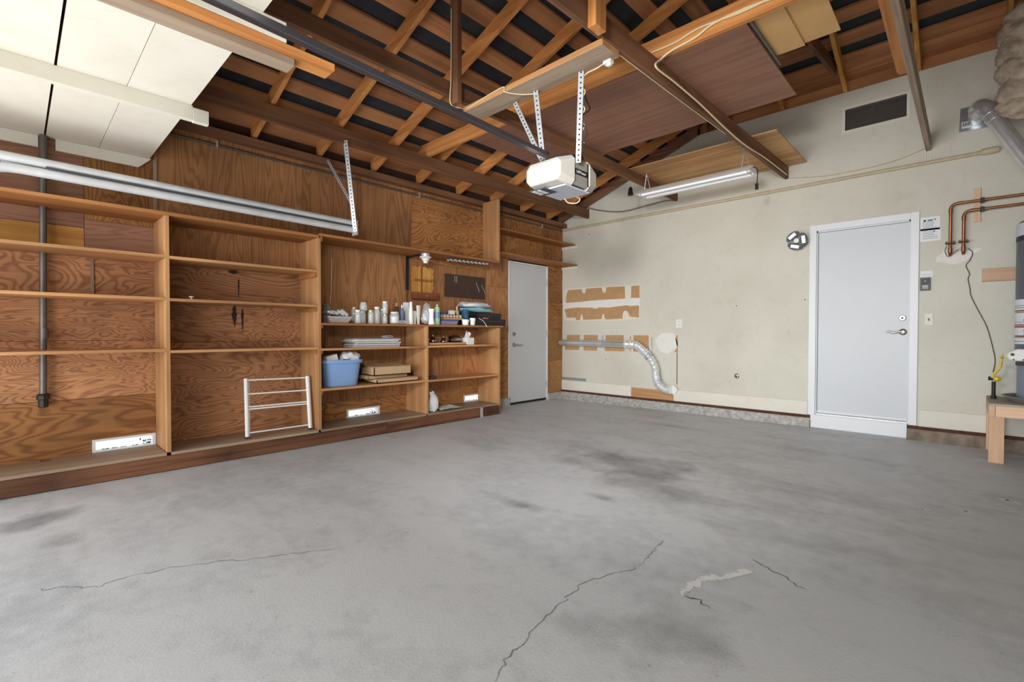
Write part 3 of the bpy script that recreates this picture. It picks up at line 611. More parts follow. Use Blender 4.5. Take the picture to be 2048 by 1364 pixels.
box(.42, .50, -3.935, -3.915, 2.02, 2.16).build('end_bracket', GALV, tk)
perf('hanger', (.535, -4.06, 2.89), (.50, -3.945, 2.05), .036, (1, -.7, -.2), tk); perf('hanger_brace', (.10, -4.03, 2.82), (.485, -3.97, 2.31), .026, (.5, -1, 0), tk)

# shop light
sh = thing('shop_light', 'white two-tube fluorescent shop light hanging on chains', 'light fixture', (2.55, -.92, 2.72))
lx0, lx1, ly = 1.93, 3.19, -.92
m = MB(); m.prism([(lx0, ly-.16, 2.735), (lx0, ly-.14, 2.735), (lx0, ly-.045, 2.775), (lx0, ly+.045, 2.775), (lx0, ly+.14, 2.735), (lx0, ly+.16, 2.735), (lx0, ly+.05, 2.80), (lx0, ly-.05, 2.80)], (lx1-lx0, 0, 0)); m.build('reflector', LAMPW, sh)
for s in (-1, 1):
    xx = lx0 if s < 0 else lx1
    MB().prism([(xx, ly-.15, 2.732), (xx, ly+.15, 2.732), (xx, ly+.05, 2.80), (xx, ly-.05, 2.80)], (s*.012, 0, 0)).build('end_plate', LAMPW, sh)
for s in (-1, 1):
    t = MB().tube([(lx0+.03, ly+s*.062, 2.738), (lx1-.03, ly+s*.062, 2.738)], .019, 14).build('tube', TUBEM, sh, smooth=True)
    for xx in (lx0+.012, lx1-.012): box(xx-.012, xx+.012, ly+s*.062-.018, ly+s*.062+.018, 2.725, 2.775).build('lamp_holder', WPLAS, sh)
for xx in (lx0+.06, lx1-.08):
    m = MB()
    for a, b_ in (((xx-.03, ly, 2.80), (xx+.01, ly-.02, 2.99)), ((xx+.05, ly, 2.80), (xx+.01, ly-.02, 2.99))):
        a, b_ = V(a), V(b_); n = 9
        for k in range(n): c = a.lerp(b_, (k+.5)/n); dd = (b_-a)/n*.62; m.obox(c, dd, V((.003, .002, 0))*(1 if k % 2 else .6), V((0, .004, 0)))
    m.build('chain', GALV, sh)
MB().tube(bez([(lx1, ly-.02, 2.79), (lx1+.05, ly-.02, 2.76), (lx1+.055, ly-.02, 2.68), (lx1+.05, ly-.02, 2.60)], 6), .005, 6).build('cord', BCABLE, sh, smooth=True)
box(lx1+.037, lx1+.063, ly-.034, ly-.006, 2.545, 2.605).build('plug', BLACK, sh)
sp = thing('clamp_lamp', 'small black lamp socket under the joist left of shop light', 'lamp', (1.80, -.85, 2.75))
p = ony(1261, 381, -1.1); 
MB().lathe([(.012, .10), (.022, .085), (.028, .04), (.034, 0)], (p.x, p.y, p.z-.06), 12).build('socket', BLACK, sp, smooth=True); box(p.x-.006, p.x+.006, p.y-.006, p.y+.006, p.z+.03, p.z+.09).build('clip', GALV, sp)

# ================================================================== SHELVING ON THE LEFT WALL
FX = .41
un = thing('storage_shelving', 'built-in pine storage shelving along the left plywood wall', 'shelving', (.2, -4.2, 0))
box(FX-.012, FX+.008, -6.75, -3.55, .005, .118).build('kick_board', KICK['Y'], un, bevel=.002)
box(FX-.012, FX+.008, -3.545, -2.22, .0, .118).build('kick_board', KICK['Y'], un, bevel=.002); box(FX-.012, FX+.008, -2.17, -1.875, .0, .118).build('kick_board', KICK['Y'], un, bevel=.002)
box(FX-.014, FX+.004, -2.22, -2.17, 0, .118).build('kick_pier', CURB, un)
UPR = [(-5.455, -5.427, 1.955), (-4.275, -4.247, 1.955), (-3.035, -3.007, 1.135), (-1.885, -1.857, 1.125)]
for ya, yb, zt in UPR: box(.004, FX, ya, yb, .142 if ya < -1.9 else .0, zt).build('upright', PINE['Z'], un, bevel=.0015)
TH = .022
def shelf(y0, y1, zt, x1=FX, mat=None, th=TH, x0=.004):
    if y0 < -6.5:      # notched around the steel pipe
        m = box(.074, x1, y0+.001, y1-.001, zt-th, zt); m.box(x0, .074, y0+.001, -6.135, zt-th, zt); m.box(x0, .074, -6.078, y1-.001, zt-th, zt)
        return m.build('shelf', mat or PINE['Y'], un, bevel=.0015)
    return box(x0, x1, y0+.001, y1-.001, zt-th, zt).build('shelf', mat or PINE['Y'], un, bevel=.0015)
DUST = wset('dusty_shelf_board', (172, 152, 130), (138, 112, 90), rings=3, stretch=.05, scale=5, mix=.4, dirt=.25)
GOLD = wset('warm_shelf_board', (180, 124, 74), (138, 86, 48), rings=3, stretch=.05, scale=5, mix=.5, dirt=.22)
A_, B_, C_, D_ = (-6.75, -5.455), (-5.427, -4.275), (-4.247, -3.035), (-3.007, -1.885)
for (ya, yb), zs in ((A_, (1.652, 1.33, .937)), (B_, (1.650, 1.326, .926)), (C_, (.913, .528)), (D_, (.916, .524))):
    for z in zs: shelf(ya, yb, z, mat=PINE['Y'])
    shelf(ya, yb, .141, mat=DUST['Y'])
shelf(-4.247, -1.80, 1.156, mat=GOLD['Y'])
shelf(-6.75, -4.26, 1.982, mat=GOLD['Y'], th=.026); shelf(-4.255, -1.862, 2.0, mat=GOLD['Y'], th=.024)
for z in (1.65, 1.326, .926): box(.03, FX-.012, -4.300, -4.276, z-TH-.04, z-TH).build('cleat', GOLD['X'], un)
for z in (1.156, .913, .528): box(.03, FX-.012, -4.246, -4.226, z-TH-.03, z-TH).build('cleat', GOLD['X'], un)
for z in (.916, .524): box(.03, FX-.012, -1.908, -1.886, z-TH-.035, z-TH).build('cleat', GOLD['X'], un)
box(.03, FX-.012, -4.246, -4.226, 1.93, 1.975).build('cleat', GOLD['X'], un)
hp = MB(); hp.prism([(.415, -1.88, 2.0), (.415, -2.13, 2.0), (.415, -2.13, 2.74), (.415, -1.88, 2.84)], (.02, 0, 0)) if False else hp.box(.12, FX, -1.895, -1.865, 2.001, 2.80)
hp.build('hanging_upright', PINE['Z'], un, bevel=.002)
# deeper shelves above the side door
ds = thing('door_top_shelf', 'brown plank shelf just above the white side door', 'shelf', (.12, -.9, 2.14), 'plank shelves in the corner above the side door')
box(.0, .30, -1.86, -.002, 2.135, 2.155).build('plank', GOLD['Y'], ds); box(.0, .33, -.022, -.002, 2.095, 2.134).build('wall_cleat', CREAM2, ds)
ds = thing('door_top_shelf', 'upper brown plank shelf in the corner below the roof', 'shelf', (.12, -.9, 2.47), 'plank shelves in the corner above the side door')
box(.0, .26, -1.86, -.002, 2.465, 2.485).build('plank', GOLD['Y'], ds); box(.0, .33, -.022, -.002, 2.42, 2.464).build('wall_cleat', CREAM2, ds)

# vertical pipe on the left wall
pi_ = thing('drain_pipe', 'grey steel pipe running down the left wall through the shelves', 'pipe', (.045, -6.10, .54))
MB().tube([(.045, -6.095, 2.47), (.045, -6.115, .60)], .021, 14).build('pipe', PIPEM, pi_, smooth=True)
MB().tube([(.045, -6.106, 1.09), (.045, -6.107, 1.02)], .026, 14).build('coupling', PIPEM, pi_, smooth=True)
MB().lathe([(.026, .10), (.036, .085), (.036, .06), (.027, .055), (.027, .005), (.022, 0)], (.045, -6.115, .525), 8).build('end_cap', IRON, pi_)
# conduits
cd_ = thing('electrical_conduit', 'thin grey conduit along the top of the plywood wall', 'conduit', (.02, -3, 2.72))
MB().tube([(.018, -5.5, 2.712), (.018, -3.0, 2.722), (.018, -.03, 2.735)], .011, 8).build('tube', PIPEM, cd_, smooth=True)
for y in (-5.0, -2.85, -.55): box(.0, .032, y-.008, y+.008, 2.70, 2.755).build('strap', GALV, cd_)
cd_ = thing('electrical_conduit', 'cream painted conduit running level across the back wall', 'conduit', (2.5, -.02, 2.75))
MB().tube([(.01, -.0195, 2.742), (4.9, -.0195, 2.742)], .018, 10).build('tube', plain('dirty_cream_conduit', (196, 180, 150), .6, var=.12, vscale=12), cd_, smooth=True)
MB().lathe([(.022, 0), (.03, .012), (.03, .10), (.022, .12)], (4.90, -.032, 2.742), 12, 'X').build('end_fitting', plain('dirty_cream_conduit', (0, 0, 0)), cd_, smooth=True)

# wall things above the worktop shelf
lh = thing('lamp_holder', 'white porcelain lamp holder under the long shelf', 'lamp', (.30, -2.97, 1.9))
MB().lathe([(.050, 0), (.050, -.035)], (.30, -2.965, 1.975), 18).build('junction_box', GALV, lh, smooth=True)
MB().lathe([(.066, -.035), (.070, -.045), (.046, -.058), (.040, -.075), (.026, -.09), (.026, -.11)], (.30, -2.965, 1.975), 20).build('porcelain', WPLAS, lh, smooth=True)
br = thing('shelf_bracket', 'black steel bracket below the long shelf', 'bracket', (.01, -3.0, 1.5))
MB().tube([(.012, -3.02, 1.955), (.235, -3.01, 1.966)], .009, 6).build('arm', BLACK, br); box(.0, .02, -3.035, -3.005, 1.57, 1.97).build('leg', BLACK, br)
cable('lamp_wire', [(.02, -3.015, 1.58), (.012, -3.03, 1.45), (.014, -2.97, 1.36), (.014, -2.94, 1.28)], .004, BCABLE, 'thin black wire hanging below the black shelf bracket')
cable('string', [(.008, -3.95, 1.85), (.008, -3.955, 1.55), (.010, -3.97, 1.37)], .003, CABLE, 'pale string hanging on the plywood behind the glass jars', 'string')
ss = thing('spoon_rack', 'honey wooden spoon rack with scalloped edge and drawer base', 'rack', (.03, -2.8, 1.47))
pts = []
for k in range(9): pts.append((-2.955+.3*k/8, 1.865+(.012 if k % 2 else -.008)))
for k in range(9): pts.append((-2.645+(.008 if k % 2 else -.008), 1.86-.28*k/8))
pts += [(-2.655, 1.55), (-2.945, 1.55)]
for k in range(8): pts.append((-2.955+(.006 if k % 2 else -.006), 1.58+.27*k/8))
MB().prism([(.001, a, b_) for a, b_ in pts], (.014, 0, 0)).build('back_board', HONEY['Z'], ss)
box(.015, .022, -2.83, -2.81, 1.56, 1.86).build('divider', REDW['Z'], ss)
bar = box(.015, .04, -2.95, -2.645, 1.69, 1.705).build('spoon_bar', HONEY['Y'], ss)
for k in range(10): box(.04, .046, -2.935+k*.03, -2.925+k*.03, 1.69, 1.712).build('notch', REDW['Z'], bar)
dr = box(.002, .075, -2.965, -2.60, 1.468, 1.55).build('drawer_box', REDW['Y'], ss, bevel=.003); MB().lathe([(.006, 0), (.010, .012), (.004, .018)], (.075, -2.78, 1.51), 10, 'X').build('knob', BRASS, dr, smooth=True)
pb = thing('hardboard_panel', 'dark brown hardboard panel nailed above the black boxes', 'panel', (.02, -2.1, 1.52))
box(.001, .012, -2.455, -1.762, 1.525, 1.82).build('panel', PEG, pb)
for a, b_ in (((.02, -2.30, 1.80), (.02, -2.30, 1.72)), ((.02, -2.27, 1.80), (.02, -2.27, 1.72)), ((.02, -1.93, 1.74), (.03, -1.88, 1.62)), ((.02, -1.83, 1.72), (.03, -1.77, 1.60))): MB().tube([a, b_], .003, 6).build('peg_wire', GALV, pb)
er = thing('cup_hook_strip', 'double row of shiny caps under the long shelf', 'strip', (.23, -2.25, 1.95))
box(.16, .30, -2.56, -1.95, 1.968, 1.975).build('base', DGREY, er)
for k in range(10):
    for j in range(2): MB().lathe([(.022, 0), (.020, -.008), (.010, -.018), (.002, -.02)], (.17+.008*k+.055*j, -2.53+.06*k, 1.968), 10).build('cap', CHROME, er, smooth=True)
wt = box(.003, .011, -5.848, -5.83, 1.352, 1.62).build('wood_strip', GREYW['Z']); tag(wt, 'thin pale wood strip leaning on plywood above third shelf', 'strip')
kn = MB().lathe([(.012, 0), (.008, .008), (.008, .014), (.018, .018), (.018, .026)], (.33, -5.27, 1.327), 12).build('loose_knob', OFFW, smooth=True); tag(kn, 'small cream knob lying on the upper middle shelf', 'knob')

# stains on the plywood behind bay two (ink black runs)
STN = plain('black_stain', (48, 40, 40), .8, var=.3, vscale=20)
def stain(y, z0, z1, w, seed, parent=wl):
    r = random.Random(seed); n = 14; L_ = []; R_ = []
    for k in range(n+1):
        t = k/n; ww = w*(sin(pi*min(1, t*1.0+.06))**.6)*(1-.75*t)*r.uniform(.6, 1.3); L_.append((.0012, y-ww, z1+(z0-z1)*t)); R_.append((.0012, y+ww*r.uniform(.5, 1), z1+(z0-z1)*t))
    MB().prism(L_+R_[::-1], (.0006, 0, 0)).build('black_stain', STN, parent)
stain(-4.865, 1.10, 1.325-TH, .03, 3); stain(-4.80, 1.06, 1.28, .016, 4); stain(-4.83, 1.36, 1.55, .008, 5); stain(-4.87, 1.59, 1.63, .07, 6)

# drying rack leaning in the second bay
dr_ = thing('drying_rack', 'white folding metal drying rack leaning in the second bay', 'rack', (.3, -4.6, .142))
def RK(px, py, x): return onx(px, py, x)
bl, tl = V((.325, -4.80, .15)), V((.245, -4.80, .60)); brr, tr = V((.325, -4.315, .15)), V((.245, -4.33, .62))
bl = V((.33, onx(494, 868, .33).y, .155)); tl = V((.26, onx(491, 757, .26).y, onx(491, 757, .26).z)); brr = V((.33, onx(620, 853, .33).y, .155)); tr = V((.26, onx(614, 752, .26).y, onx(614, 752, .26).z))
for a, b_ in ((bl, tl), (brr, tr)):
    MB().beam(a, b_, .022, .028, (1, 0, 0)).build('side_rail', LAMPW, dr_, bevel=.003); MB().beam(a+V((-.035, .028, 0)), b_+V((-.03, .03, -.01)), .016, .018, (1, 0, 0)).build('inner_rail', LAMPW, dr_, bevel=.003)
    MB().beam(a-V((0, 0, .014)), a+V((0, 0, .006)), .028, .03, (1, 0, 0)).build('foot', DGREY, dr_)
for t in (.97, .73, .51, .47, .07): MB().tube([bl.lerp(tl, t), brr.lerp(tr, t)], .0065, 8).build('bar', LAMPW, dr_, smooth=True)

# ---- things on the shelves of bays three and four
def tub():
    c = onx(680, 772, .24); yc = c.y; z0 = .53
    t = thing('plastic_tub', 'blue plastic tub with rounded corners full of white bags', 'tub', (.21, yc, z0))
    def ring(hx, hy, z, n=32, e=4.): return [(.21+hx*abs(cos(a))**(2/e)*(1 if cos(a) >= 0 else -1), yc+hy*abs(sin(a))**(2/e)*(1 if sin(a) >= 0 else -1), z) for a in [2*pi*k/n for k in range(n)]]
    m = MB(); rg = [ring(.13, .165, z0), ring(.155, .195, z0+.225), ring(.17, .215, z0+.23), ring(.17, .215, z0+.262), ring(.155, .20, z0+.262), ring(.125, .16, z0+.01)]
    for r in rg: m.v += [V(p) for p in r]
    for i in range(len(rg)-1):
        for j in range(32): m.f.append((i*32+j, i*32+(j+1) % 32, (i+1)*32+(j+1) % 32, (i+1)*32+j))
    m.f += [tuple(range(32))[::-1], tuple(range(5*32, 6*32))]; m.build('body', BLUET, t, smooth=True)
    tag(MB().lump((.26, yc+.09, z0+.285), .075, .10, .052, .3, 3, 22, 12).build('plastic_bag', BAGW, smooth=True), 'crumpled white plastic bag heaped in the blue tub', 'bag')
    tag(MB().obox((.25, yc-.11, z0+.265), (.07, 0, 0), (0, .055, .014), (0, -.012, .045)).build('white_carton', WPLAS, bevel=.004), 'white carton sticking out of the blue tub', 'carton')
tub()
def carton(name, x0, x1, y0, y1, z0, z1, label, flap=False, rot=0.):
    c = V(((x0+x1)/2, (y0+y1)/2, z0)); t = thing(name, label, 'box', c, 'cardboard boxes on the third shelf')
    ca, sa = cos(rot), sin(rot); a = V((ca, sa, 0))*(x1-x0)/2; b_ = V((-sa, ca, 0))*(y1-y0)/2; h = V((0, 0, (z1-z0)/2)); cc = c+h
    m = MB(); th = .004; m.obox(cc-a+a.normalized()*th, a.normalized()*th, b_, h).obox(cc+a-a.normalized()*th, a.normalized()*th, b_, h).obox(cc-b_+b_.normalized()*th, a, b_.normalized()*th, h).obox(cc+b_-b_.normalized()*th, a, b_.normalized()*th, h).obox(c+V((0, 0, th)), a, b_, V((0, 0, th)))
    m.build('body', CARD, t)
    top = c+V((0, 0, z1-z0))
    MB().obox(top+a*.48+V((0, 0, .004)), a*.5, b_*.99, V((0, 0, .003))).build('flap', CARD, t); MB().obox(top-a*.5+V((0, 0, .016 if flap else .004)), a*.46+V((0, 0, -.010 if flap else 0)), b_*.98, V((0, 0, .0028))).build('flap', CARD, t)
    return t
yc = onx(780, 740, .3).y
carton('cardboard_box', .08, .37, yc-.20, yc+.32, .530, .565, 'flattened cardboard box at the bottom of the box stack')
carton('cardboard_box', .05, .30, yc-.28, yc+.22, .574, .602, 'flattened cardboard box in the middle of the box stack', rot=.06)
carton('cardboard_box', .06, .35, yc-.22, yc+.24, .611, .695, 'brown cardboard box on top of the flattened boxes', flap=True)
# stack of magazines
mg = random.Random(11); p0 = onx(702, 690, .30).y; p1 = onx(796, 690, .30).y; z = .914; cols = [(206, 196, 190), (150, 140, 150), (216, 212, 214), (120, 116, 128), (196, 206, 202), (170, 150, 140), (222, 220, 222)]
for k in range(9):
    h = mg.uniform(.007, .013); dy = mg.uniform(-.02, .02)
    o = box(.10+mg.uniform(0, .02), .36+mg.uniform(-.01, .01), p0+.01+dy, p1-.02+dy, z, z+h).build('magazine', plain('magazine_cover_%d' % (k % 7), cols[k % 7], .35, var=.15, vscale=25))
    nm = ['lowest', 'second lowest', 'third from below', 'fourth from below', 'middle', 'fourth from above', 'third from above', 'second highest', 'topmost'][k]
    tag(o, 'plastic wrapped magazine, %s of the stack on the second shelf' % nm, 'magazine', 'magazines stacked on the second shelf'); z += h+.0005
tag(MB().lump((.22, p1-.08, z+.012), .05, .07, .016, .4, 5).build('plastic_wrap', CLEARP, smooth=True), 'crumpled clear wrap on top of the magazine stack', 'wrap')
ZT = 1.157
def jar(px, pyb, pyt, wpx, x, label, lid=None, zbase=ZT, name='glass_jar', mat=GLASS, cat='jar', grp='glass jars on the long shelf', fill=None):
    c = onx(px, pyb, x); top = onx(px, pyt, x); h = max(.03, top.z-zbase) if zbase == ZT else top.z-zbase
    sc = (V((c.x, c.y, c.z))-CAM).dot(fw)/FPX; r = wpx*sc/2
    t = thing(name, label, cat, (x, c.y, zbase), grp); q = (x, c.y, zbase+.001)
    hl = .016 if lid else .0
    pr = [(r*.9, 0), (r, .008), (r, h*.72), (r*.78, h*.86), (r*.78, h-hl), (r*.70, h-hl), (r*.70, h*.86), (r*.91, h*.7), (r*.91, .014), (r*.8, .008)]
    MB().lathe(pr, q, 16).build('glass', mat, t, smooth=True)
    if lid: MB().lathe([(r*.84, h-hl-.004), (r*.86, h-.003), (r*.8, h)], q, 16).build('lid', lid, t, smooth=True)
    if fill: MB().lathe([(r*.85, .012), (r*.85, h*.6)], q, 14).build('contents', fill, t, smooth=True)
    return zbase+h+.001
LIDG = plain('gold_lid', (206, 188, 140), .35, metal=.6); LIDW = plain('white_lid', (226, 226, 220), .4); LIDS = GALV
jar(708, 645, 614, 12, .16, 'tall clear jar with brass lid at left end of the jar row', LIDG)
za = jar(724, 646, 622, 16, .29, 'clear jar carrying another glass jar upside down', LIDS); jar(727, 622, 605, 15, .29, 'upturned glass jar standing on another jar', None, zbase=za)
jar(716, 646, 620, 12, .34, 'wide clear jar with pale lid in front of the stacked pair', LIDW)
jar(742, 647, 620, 12, .33, 'short faceted glass jar with cream lid in mid row', LIDG)
jar(754, 647, 614, 12, .32, 'faceted glass jar with white lid beside the tall bottle jars', LIDW)
za = jar(770, 648, 628, 10, .33, 'small spice jar with cream lid under another jar', LIDG); jar(770, 628, 603, 11, .33, 'spice jar with flat white lid standing on a jar', LIDW, zbase=za)
jar(764, 645, 618, 9, .2, 'narrow clear jar at back of the row beside stacked jars', LIDS)
jar(789, 646, 624, 20, .32, 'broad glass canister with pale green lid and label', plain('pale_green_lid', (206, 214, 196), .4), fill=PAPERW)
def bottle(name, px, pyb, pyt, wpx, x, label, body, capm, cat='bottle', shape=None, grp='bottles and tubes on the long shelf', flat=1.):
    c = onx(px, pyb, x); top = onx(px, pyt, x); h = top.z-ZT; sc = (c-CAM).dot(fw)/FPX; r = wpx*sc/2
    t = thing(name, label, cat, (x, c.y, ZT), grp); q = (x, c.y, ZT+.001)
    pr = shape or [(.92, 0), (1, .04), (1, .66), (.82, .74), (.42, .8), (.4, .84)]
    MB().lathe([(a*r, b_*h) for a, b_ in pr], q, 18, sx=flat).build('body', body, t, smooth=True)
    e = pr[-1]; MB().lathe([(e[0]*r*1.05, e[1]*h), (e[0]*r*1.05, h*.99), (e[0]*r*.9, h)], q, 14).build('cap', capm, t, smooth=True); return t, r, h
bottle('bottle', 793, 626, 606, 12, .15, 'brown bottle with orange cap behind the broad canister', plain('amber_glass', (112, 74, 60), .2, alpha=.8), plain('orange_cap', (206, 150, 90), .4))
t, r, h = bottle('lotion_bottle', 804, 640, 610, 9, .26, 'blue lotion bottle with white cap and pale label', plain('blue_bottle', (112, 124, 168), .35), WPLAS)
c = onx(812, 642, .18); tag(box(.15, .21, c.y-.022, c.y+.022, ZT, onx(812, 605, .18).z).build('paper_carton', PAPERW, bevel=.002), 'tall narrow white carton behind the white squeeze bottle', 'carton')
TUBE = [(1, 0), (.98, .15), (.9, .5), (.62, .82), (.58, .84)]
bottle('squeeze_bottle', 822, 648, 604, 10, .34, 'tall white squeeze bottle tapering to a cap', WPLAS, WPLAS, shape=TUBE)
TU2 = [(.62, 0), (.64, .16), (.66, .17), (.85, .6), (1, .97), (1, .985)]
bottle('cream_tube', 830, 646, 622, 9, .33, 'short white cream tube standing on a dark cap', OFFW, OFFW, shape=TU2, cat='tube', flat=.45)
bottle('cream_tube', 837, 647, 611, 10, .34, 'tall white cream tube standing on a blue cap', OFFW, OFFW, shape=TU2, cat='tube', flat=.45)
c = onx(853, 646, .28); tag(MB().lump((.28, c.y, ZT+.118), .05, .066, .125, .12, 9, 18, 12).build('plastic_bag', CLEARP, smooth=True), 'clear plastic bag of silver things beside white vase', 'bag')
tag(MB().lump((.27, c.y-.004, ZT+.072), .034, .05, .085, .3, 10, 18, 12).build('silver_bundle', FOIL, smooth=True), 'crinkled silver bundle inside the clear plastic bag', 'bundle')
c = onx(863, 648, .35); hh = onx(863, 618, .35).z-ZT; sc = (c-CAM).dot(fw)/FPX; r = 6.6*sc
tag(MB().lathe([(r*.95, 0), (r, .01), (r*.8, hh*.25), (r*.66, hh*.55), (r*.72, hh*.8), (r, hh), (r*.85, hh), (r*.58, hh*.75), (r*.5, hh*.5), (r*.7, .02)], (.35, c.y, ZT+.001), 20).build('vase', LAMPW, smooth=True), 'white waisted vase left of the green spray can', 'vase')
t, r, h = bottle('spray_can', 874.5, 648, 609, 11, .34, 'green and cream aerosol spray can with cream cap', plain('mint_green_print', (150, 196, 150), .3), plain('cream_cap', (216, 204, 160), .4), cat='spray can', shape=[(.95, 0), (1, .02), (1, .72), (.9, .78), (.9, .86), (.35, .9), (.34, .93)])
MB().lathe([(r*1.01, h*.32), (r*1.01, h*.62)], (.34, onx(874.5, 648, .34).y, ZT), 18, cap=False).build('label_band', plain('blue_grey_print', (120, 140, 170), .3, var=.25, vscale=40), t, smooth=True)
def tubbox(px0, px1, py0, py1, x, mat, lidm, label, z0, depth=.13, name='food_container'):
    a, b_ = onx(px0, py1, x), onx(px1, py1, x); h = onx(px0, py0, x).z-onx(px0, py1, x).z
    t = thing(name, label, 'container', (x-depth/2, (a.y+b_.y)/2, z0), 'purple food containers'); g = .012; y0, y1 = a.y, b_.y
    m = MB(); m.hexa([(x-depth+g, y0+g, z0+.001), (x-g, y0+g, z0+.001), (x-g, y1-g, z0+.001), (x-depth+g, y1-g, z0+.001), (x-depth, y0, z0+h*.78), (x, y0, z0+h*.78), (x, y1, z0+h*.78), (x-depth, y1, z0+h*.78)])
    m.build('body', mat, t, bevel=.006); box(x-depth-.004, x+.004, y0-.004, y1+.004, z0+h*.78, z0+h).build('lid', lidm, t, bevel=.004); return z0+h+.001
PURP = plain('purple_plastic', (92, 90, 150), .3); PCLR = plain('lavender_clear_plastic', (168, 172, 206), .2, alpha=.75)
z1 = tubbox(884, 917, 637, 648, .33, PCLR, PURP, 'lower purple lidded food container under the egg carton', ZT)
ec = thing('egg_carton', 'row of pale brown eggs in a carton on containers', 'eggs', (.28, onx(905, 637, .31).y, z1)); a, b_ = onx(888, 637, .31).y, onx(925, 637, .31).y
box(.20, .335, a, b_, z1, z1+.018).build('tray', CARD, ec, bevel=.004)
EGG = plain('egg_shell', (214, 178, 146), .5)
for k in range(6):
    for j in range(2): MB().lathe([(.004, -.02), (.017, -.012), (.021, 0), (.017, .016), (.004, .026)], (.235+j*.06, a+.022+k*(b_-a-.044)/5, z1+.036), 12).build('egg', EGG, ec, smooth=True)
tubbox(881, 912, 614, 628, .20, PCLR, PURP, 'upper purple lidded container at back on the wrapped parcel', ZT+.075, .14)
c0, c1 = onx(881, 640, .2).y, onx(912, 640, .2).y; tag(box(.05, .19, c0, c1, ZT, ZT+.074).build('wrapped_parcel', PAPERB), 'brown paper parcel just behind the purple containers', 'parcel')
c = onx(909, 629, .30); tag(box(.215, .27, c.y-.03, c.y+.03, z1+.065, z1+.115).build('paper_carton', PAPERW, bevel=.002), 'small white carton resting above the eggs', 'carton')
t, r, h = bottle('bottle', 914, 648, 613, 10, .09, 'cream bottle with pointed cap behind the eggs', plain('cream_bottle', (210, 200, 160), .4), plain('cream_cap', (0, 0, 0)))
c = onx(930, 648, .285); tag(box(.25, .32, c.y-.028, c.y+.026, ZT, onx(930, 619, .285).z).build('blue_carton', plain('teal_carton', (48, 98, 134), .4, var=.2, vscale=30), bevel=.002), 'teal blue carton behind the white cups', 'carton')
def cup(px, x, w, hpx, lab, tilt=0.):
    c = onx(px, 648, x); sc = (c-CAM).dot(fw)/FPX; r = w*sc/2; h = hpx*sc
    o = MB().lathe([(r*.78, 0), (r, h), (r*.92, h), (r*.7, .006)], (x, c.y, ZT+.001), 20).build('cup', LAMPW, smooth=True); tag(o, lab, 'cup', 'white cups on the long shelf'); o.rotation_euler.x = tilt
cup(931, .365, 15, 11, 'white cup standing in front of the teal carton'); cup(945, .372, 12, 14, 'white cup leaning against the black stereo', -.05)
def deck_box(name, px0, px1, z0, h, x0, x1, label, knobs):
    y0, y1 = onx(px0, 650, x1).y, onx(px1, 650, x1).y; t = thing(name, label, 'stereo', ((x0+x1)/2, (y0+y1)/2, z0), 'black stereo boxes')
    box(x0, x1-.012, y0, y1, z0+.001, z0+h).build('case', BLACK, t, bevel=.002); f_ = box(x1-.012, x1, y0, y1, z0+.001, z0+h).build('front_panel', plain('gloss_black', (20, 20, 24), .2), t)
    for k in range(knobs): MB().lathe([(.008, 0), (.007, .01)], (x1, y0+(y1-y0)*(.3+.12*k), z0+h*.4), 10, 'X').build('knob', DGREY, f_, smooth=True)
    box(x1, x1+.001, y0+.02, y1-.05, z0+h*.62, z0+h*.7).build('display', DGREY, f_); return z0+h+.001
zz = deck_box('stereo_unit', 943, 1011, ZT, .085, .04, .325, 'wide black stereo unit at bottom of the stack', 4)
z2 = deck_box('stereo_unit', 957, 1002, zz, .075, .06, .31, 'smaller black device on the wide stereo unit', 2)
c = onx(944, 632, .3); deck_box('speaker_box', 933, 955, zz, .088, .06, .22, 'small black box on the stereo left of the smaller device', 0)
def towel(px0, px1, z, x0, x1, h, mat, label, seed):
    y0, y1 = onx(px0, 610, x1).y, onx(px1, 610, x1).y; m = MB(); m.lump(((x0+x1)/2, (y0+y1)/2, z+h*.72), (x1-x0)/2, (y1-y0)/2, h, .16, seed, 22, 12)
    o = m.build('towel', mat, smooth=True); tag(o, label, 'towel', 'folded towels on the stereo'); return z+h*1.6
TWB = plain('aqua_cloth', (150, 200, 212), .9, var=.15, vscale=16, bump=.4); TWW = plain('white_patterned_cloth', (224, 222, 226), .9, var=.12, vscale=18, bump=.4)
z3 = towel(934, 997, z2+.014, .07, .33, .036, TWB, 'aqua folded towel lying on the black device', 21); towel(931, 990, z3+.002, .07, .33, .040, TWW, 'white patterned towel on top of the aqua towel', 22)
c = onx(975, 629, .36); tag(MB().lump((.318, c.y, zz+.006), .012, .05, .010, .3, 31).build('pink_wrap', plain('pink_foil', (206, 120, 124), .4, var=.3, vscale=40), smooth=True), 'crumpled pink wrapper on the wide stereo unit', 'wrapper')
cable('audio_cable', [(.33, onx(957, 630, .33).y, zz+.006), (.36, onx(966, 640, .36).y, ZT+.06), (.405, onx(972, 650, .405).y, ZT+.005), (.418, onx(974, 653, .418).y, ZT-.02)], .0035, WPLAS, 'white cord hanging over the front of the stereo unit', 'cord')
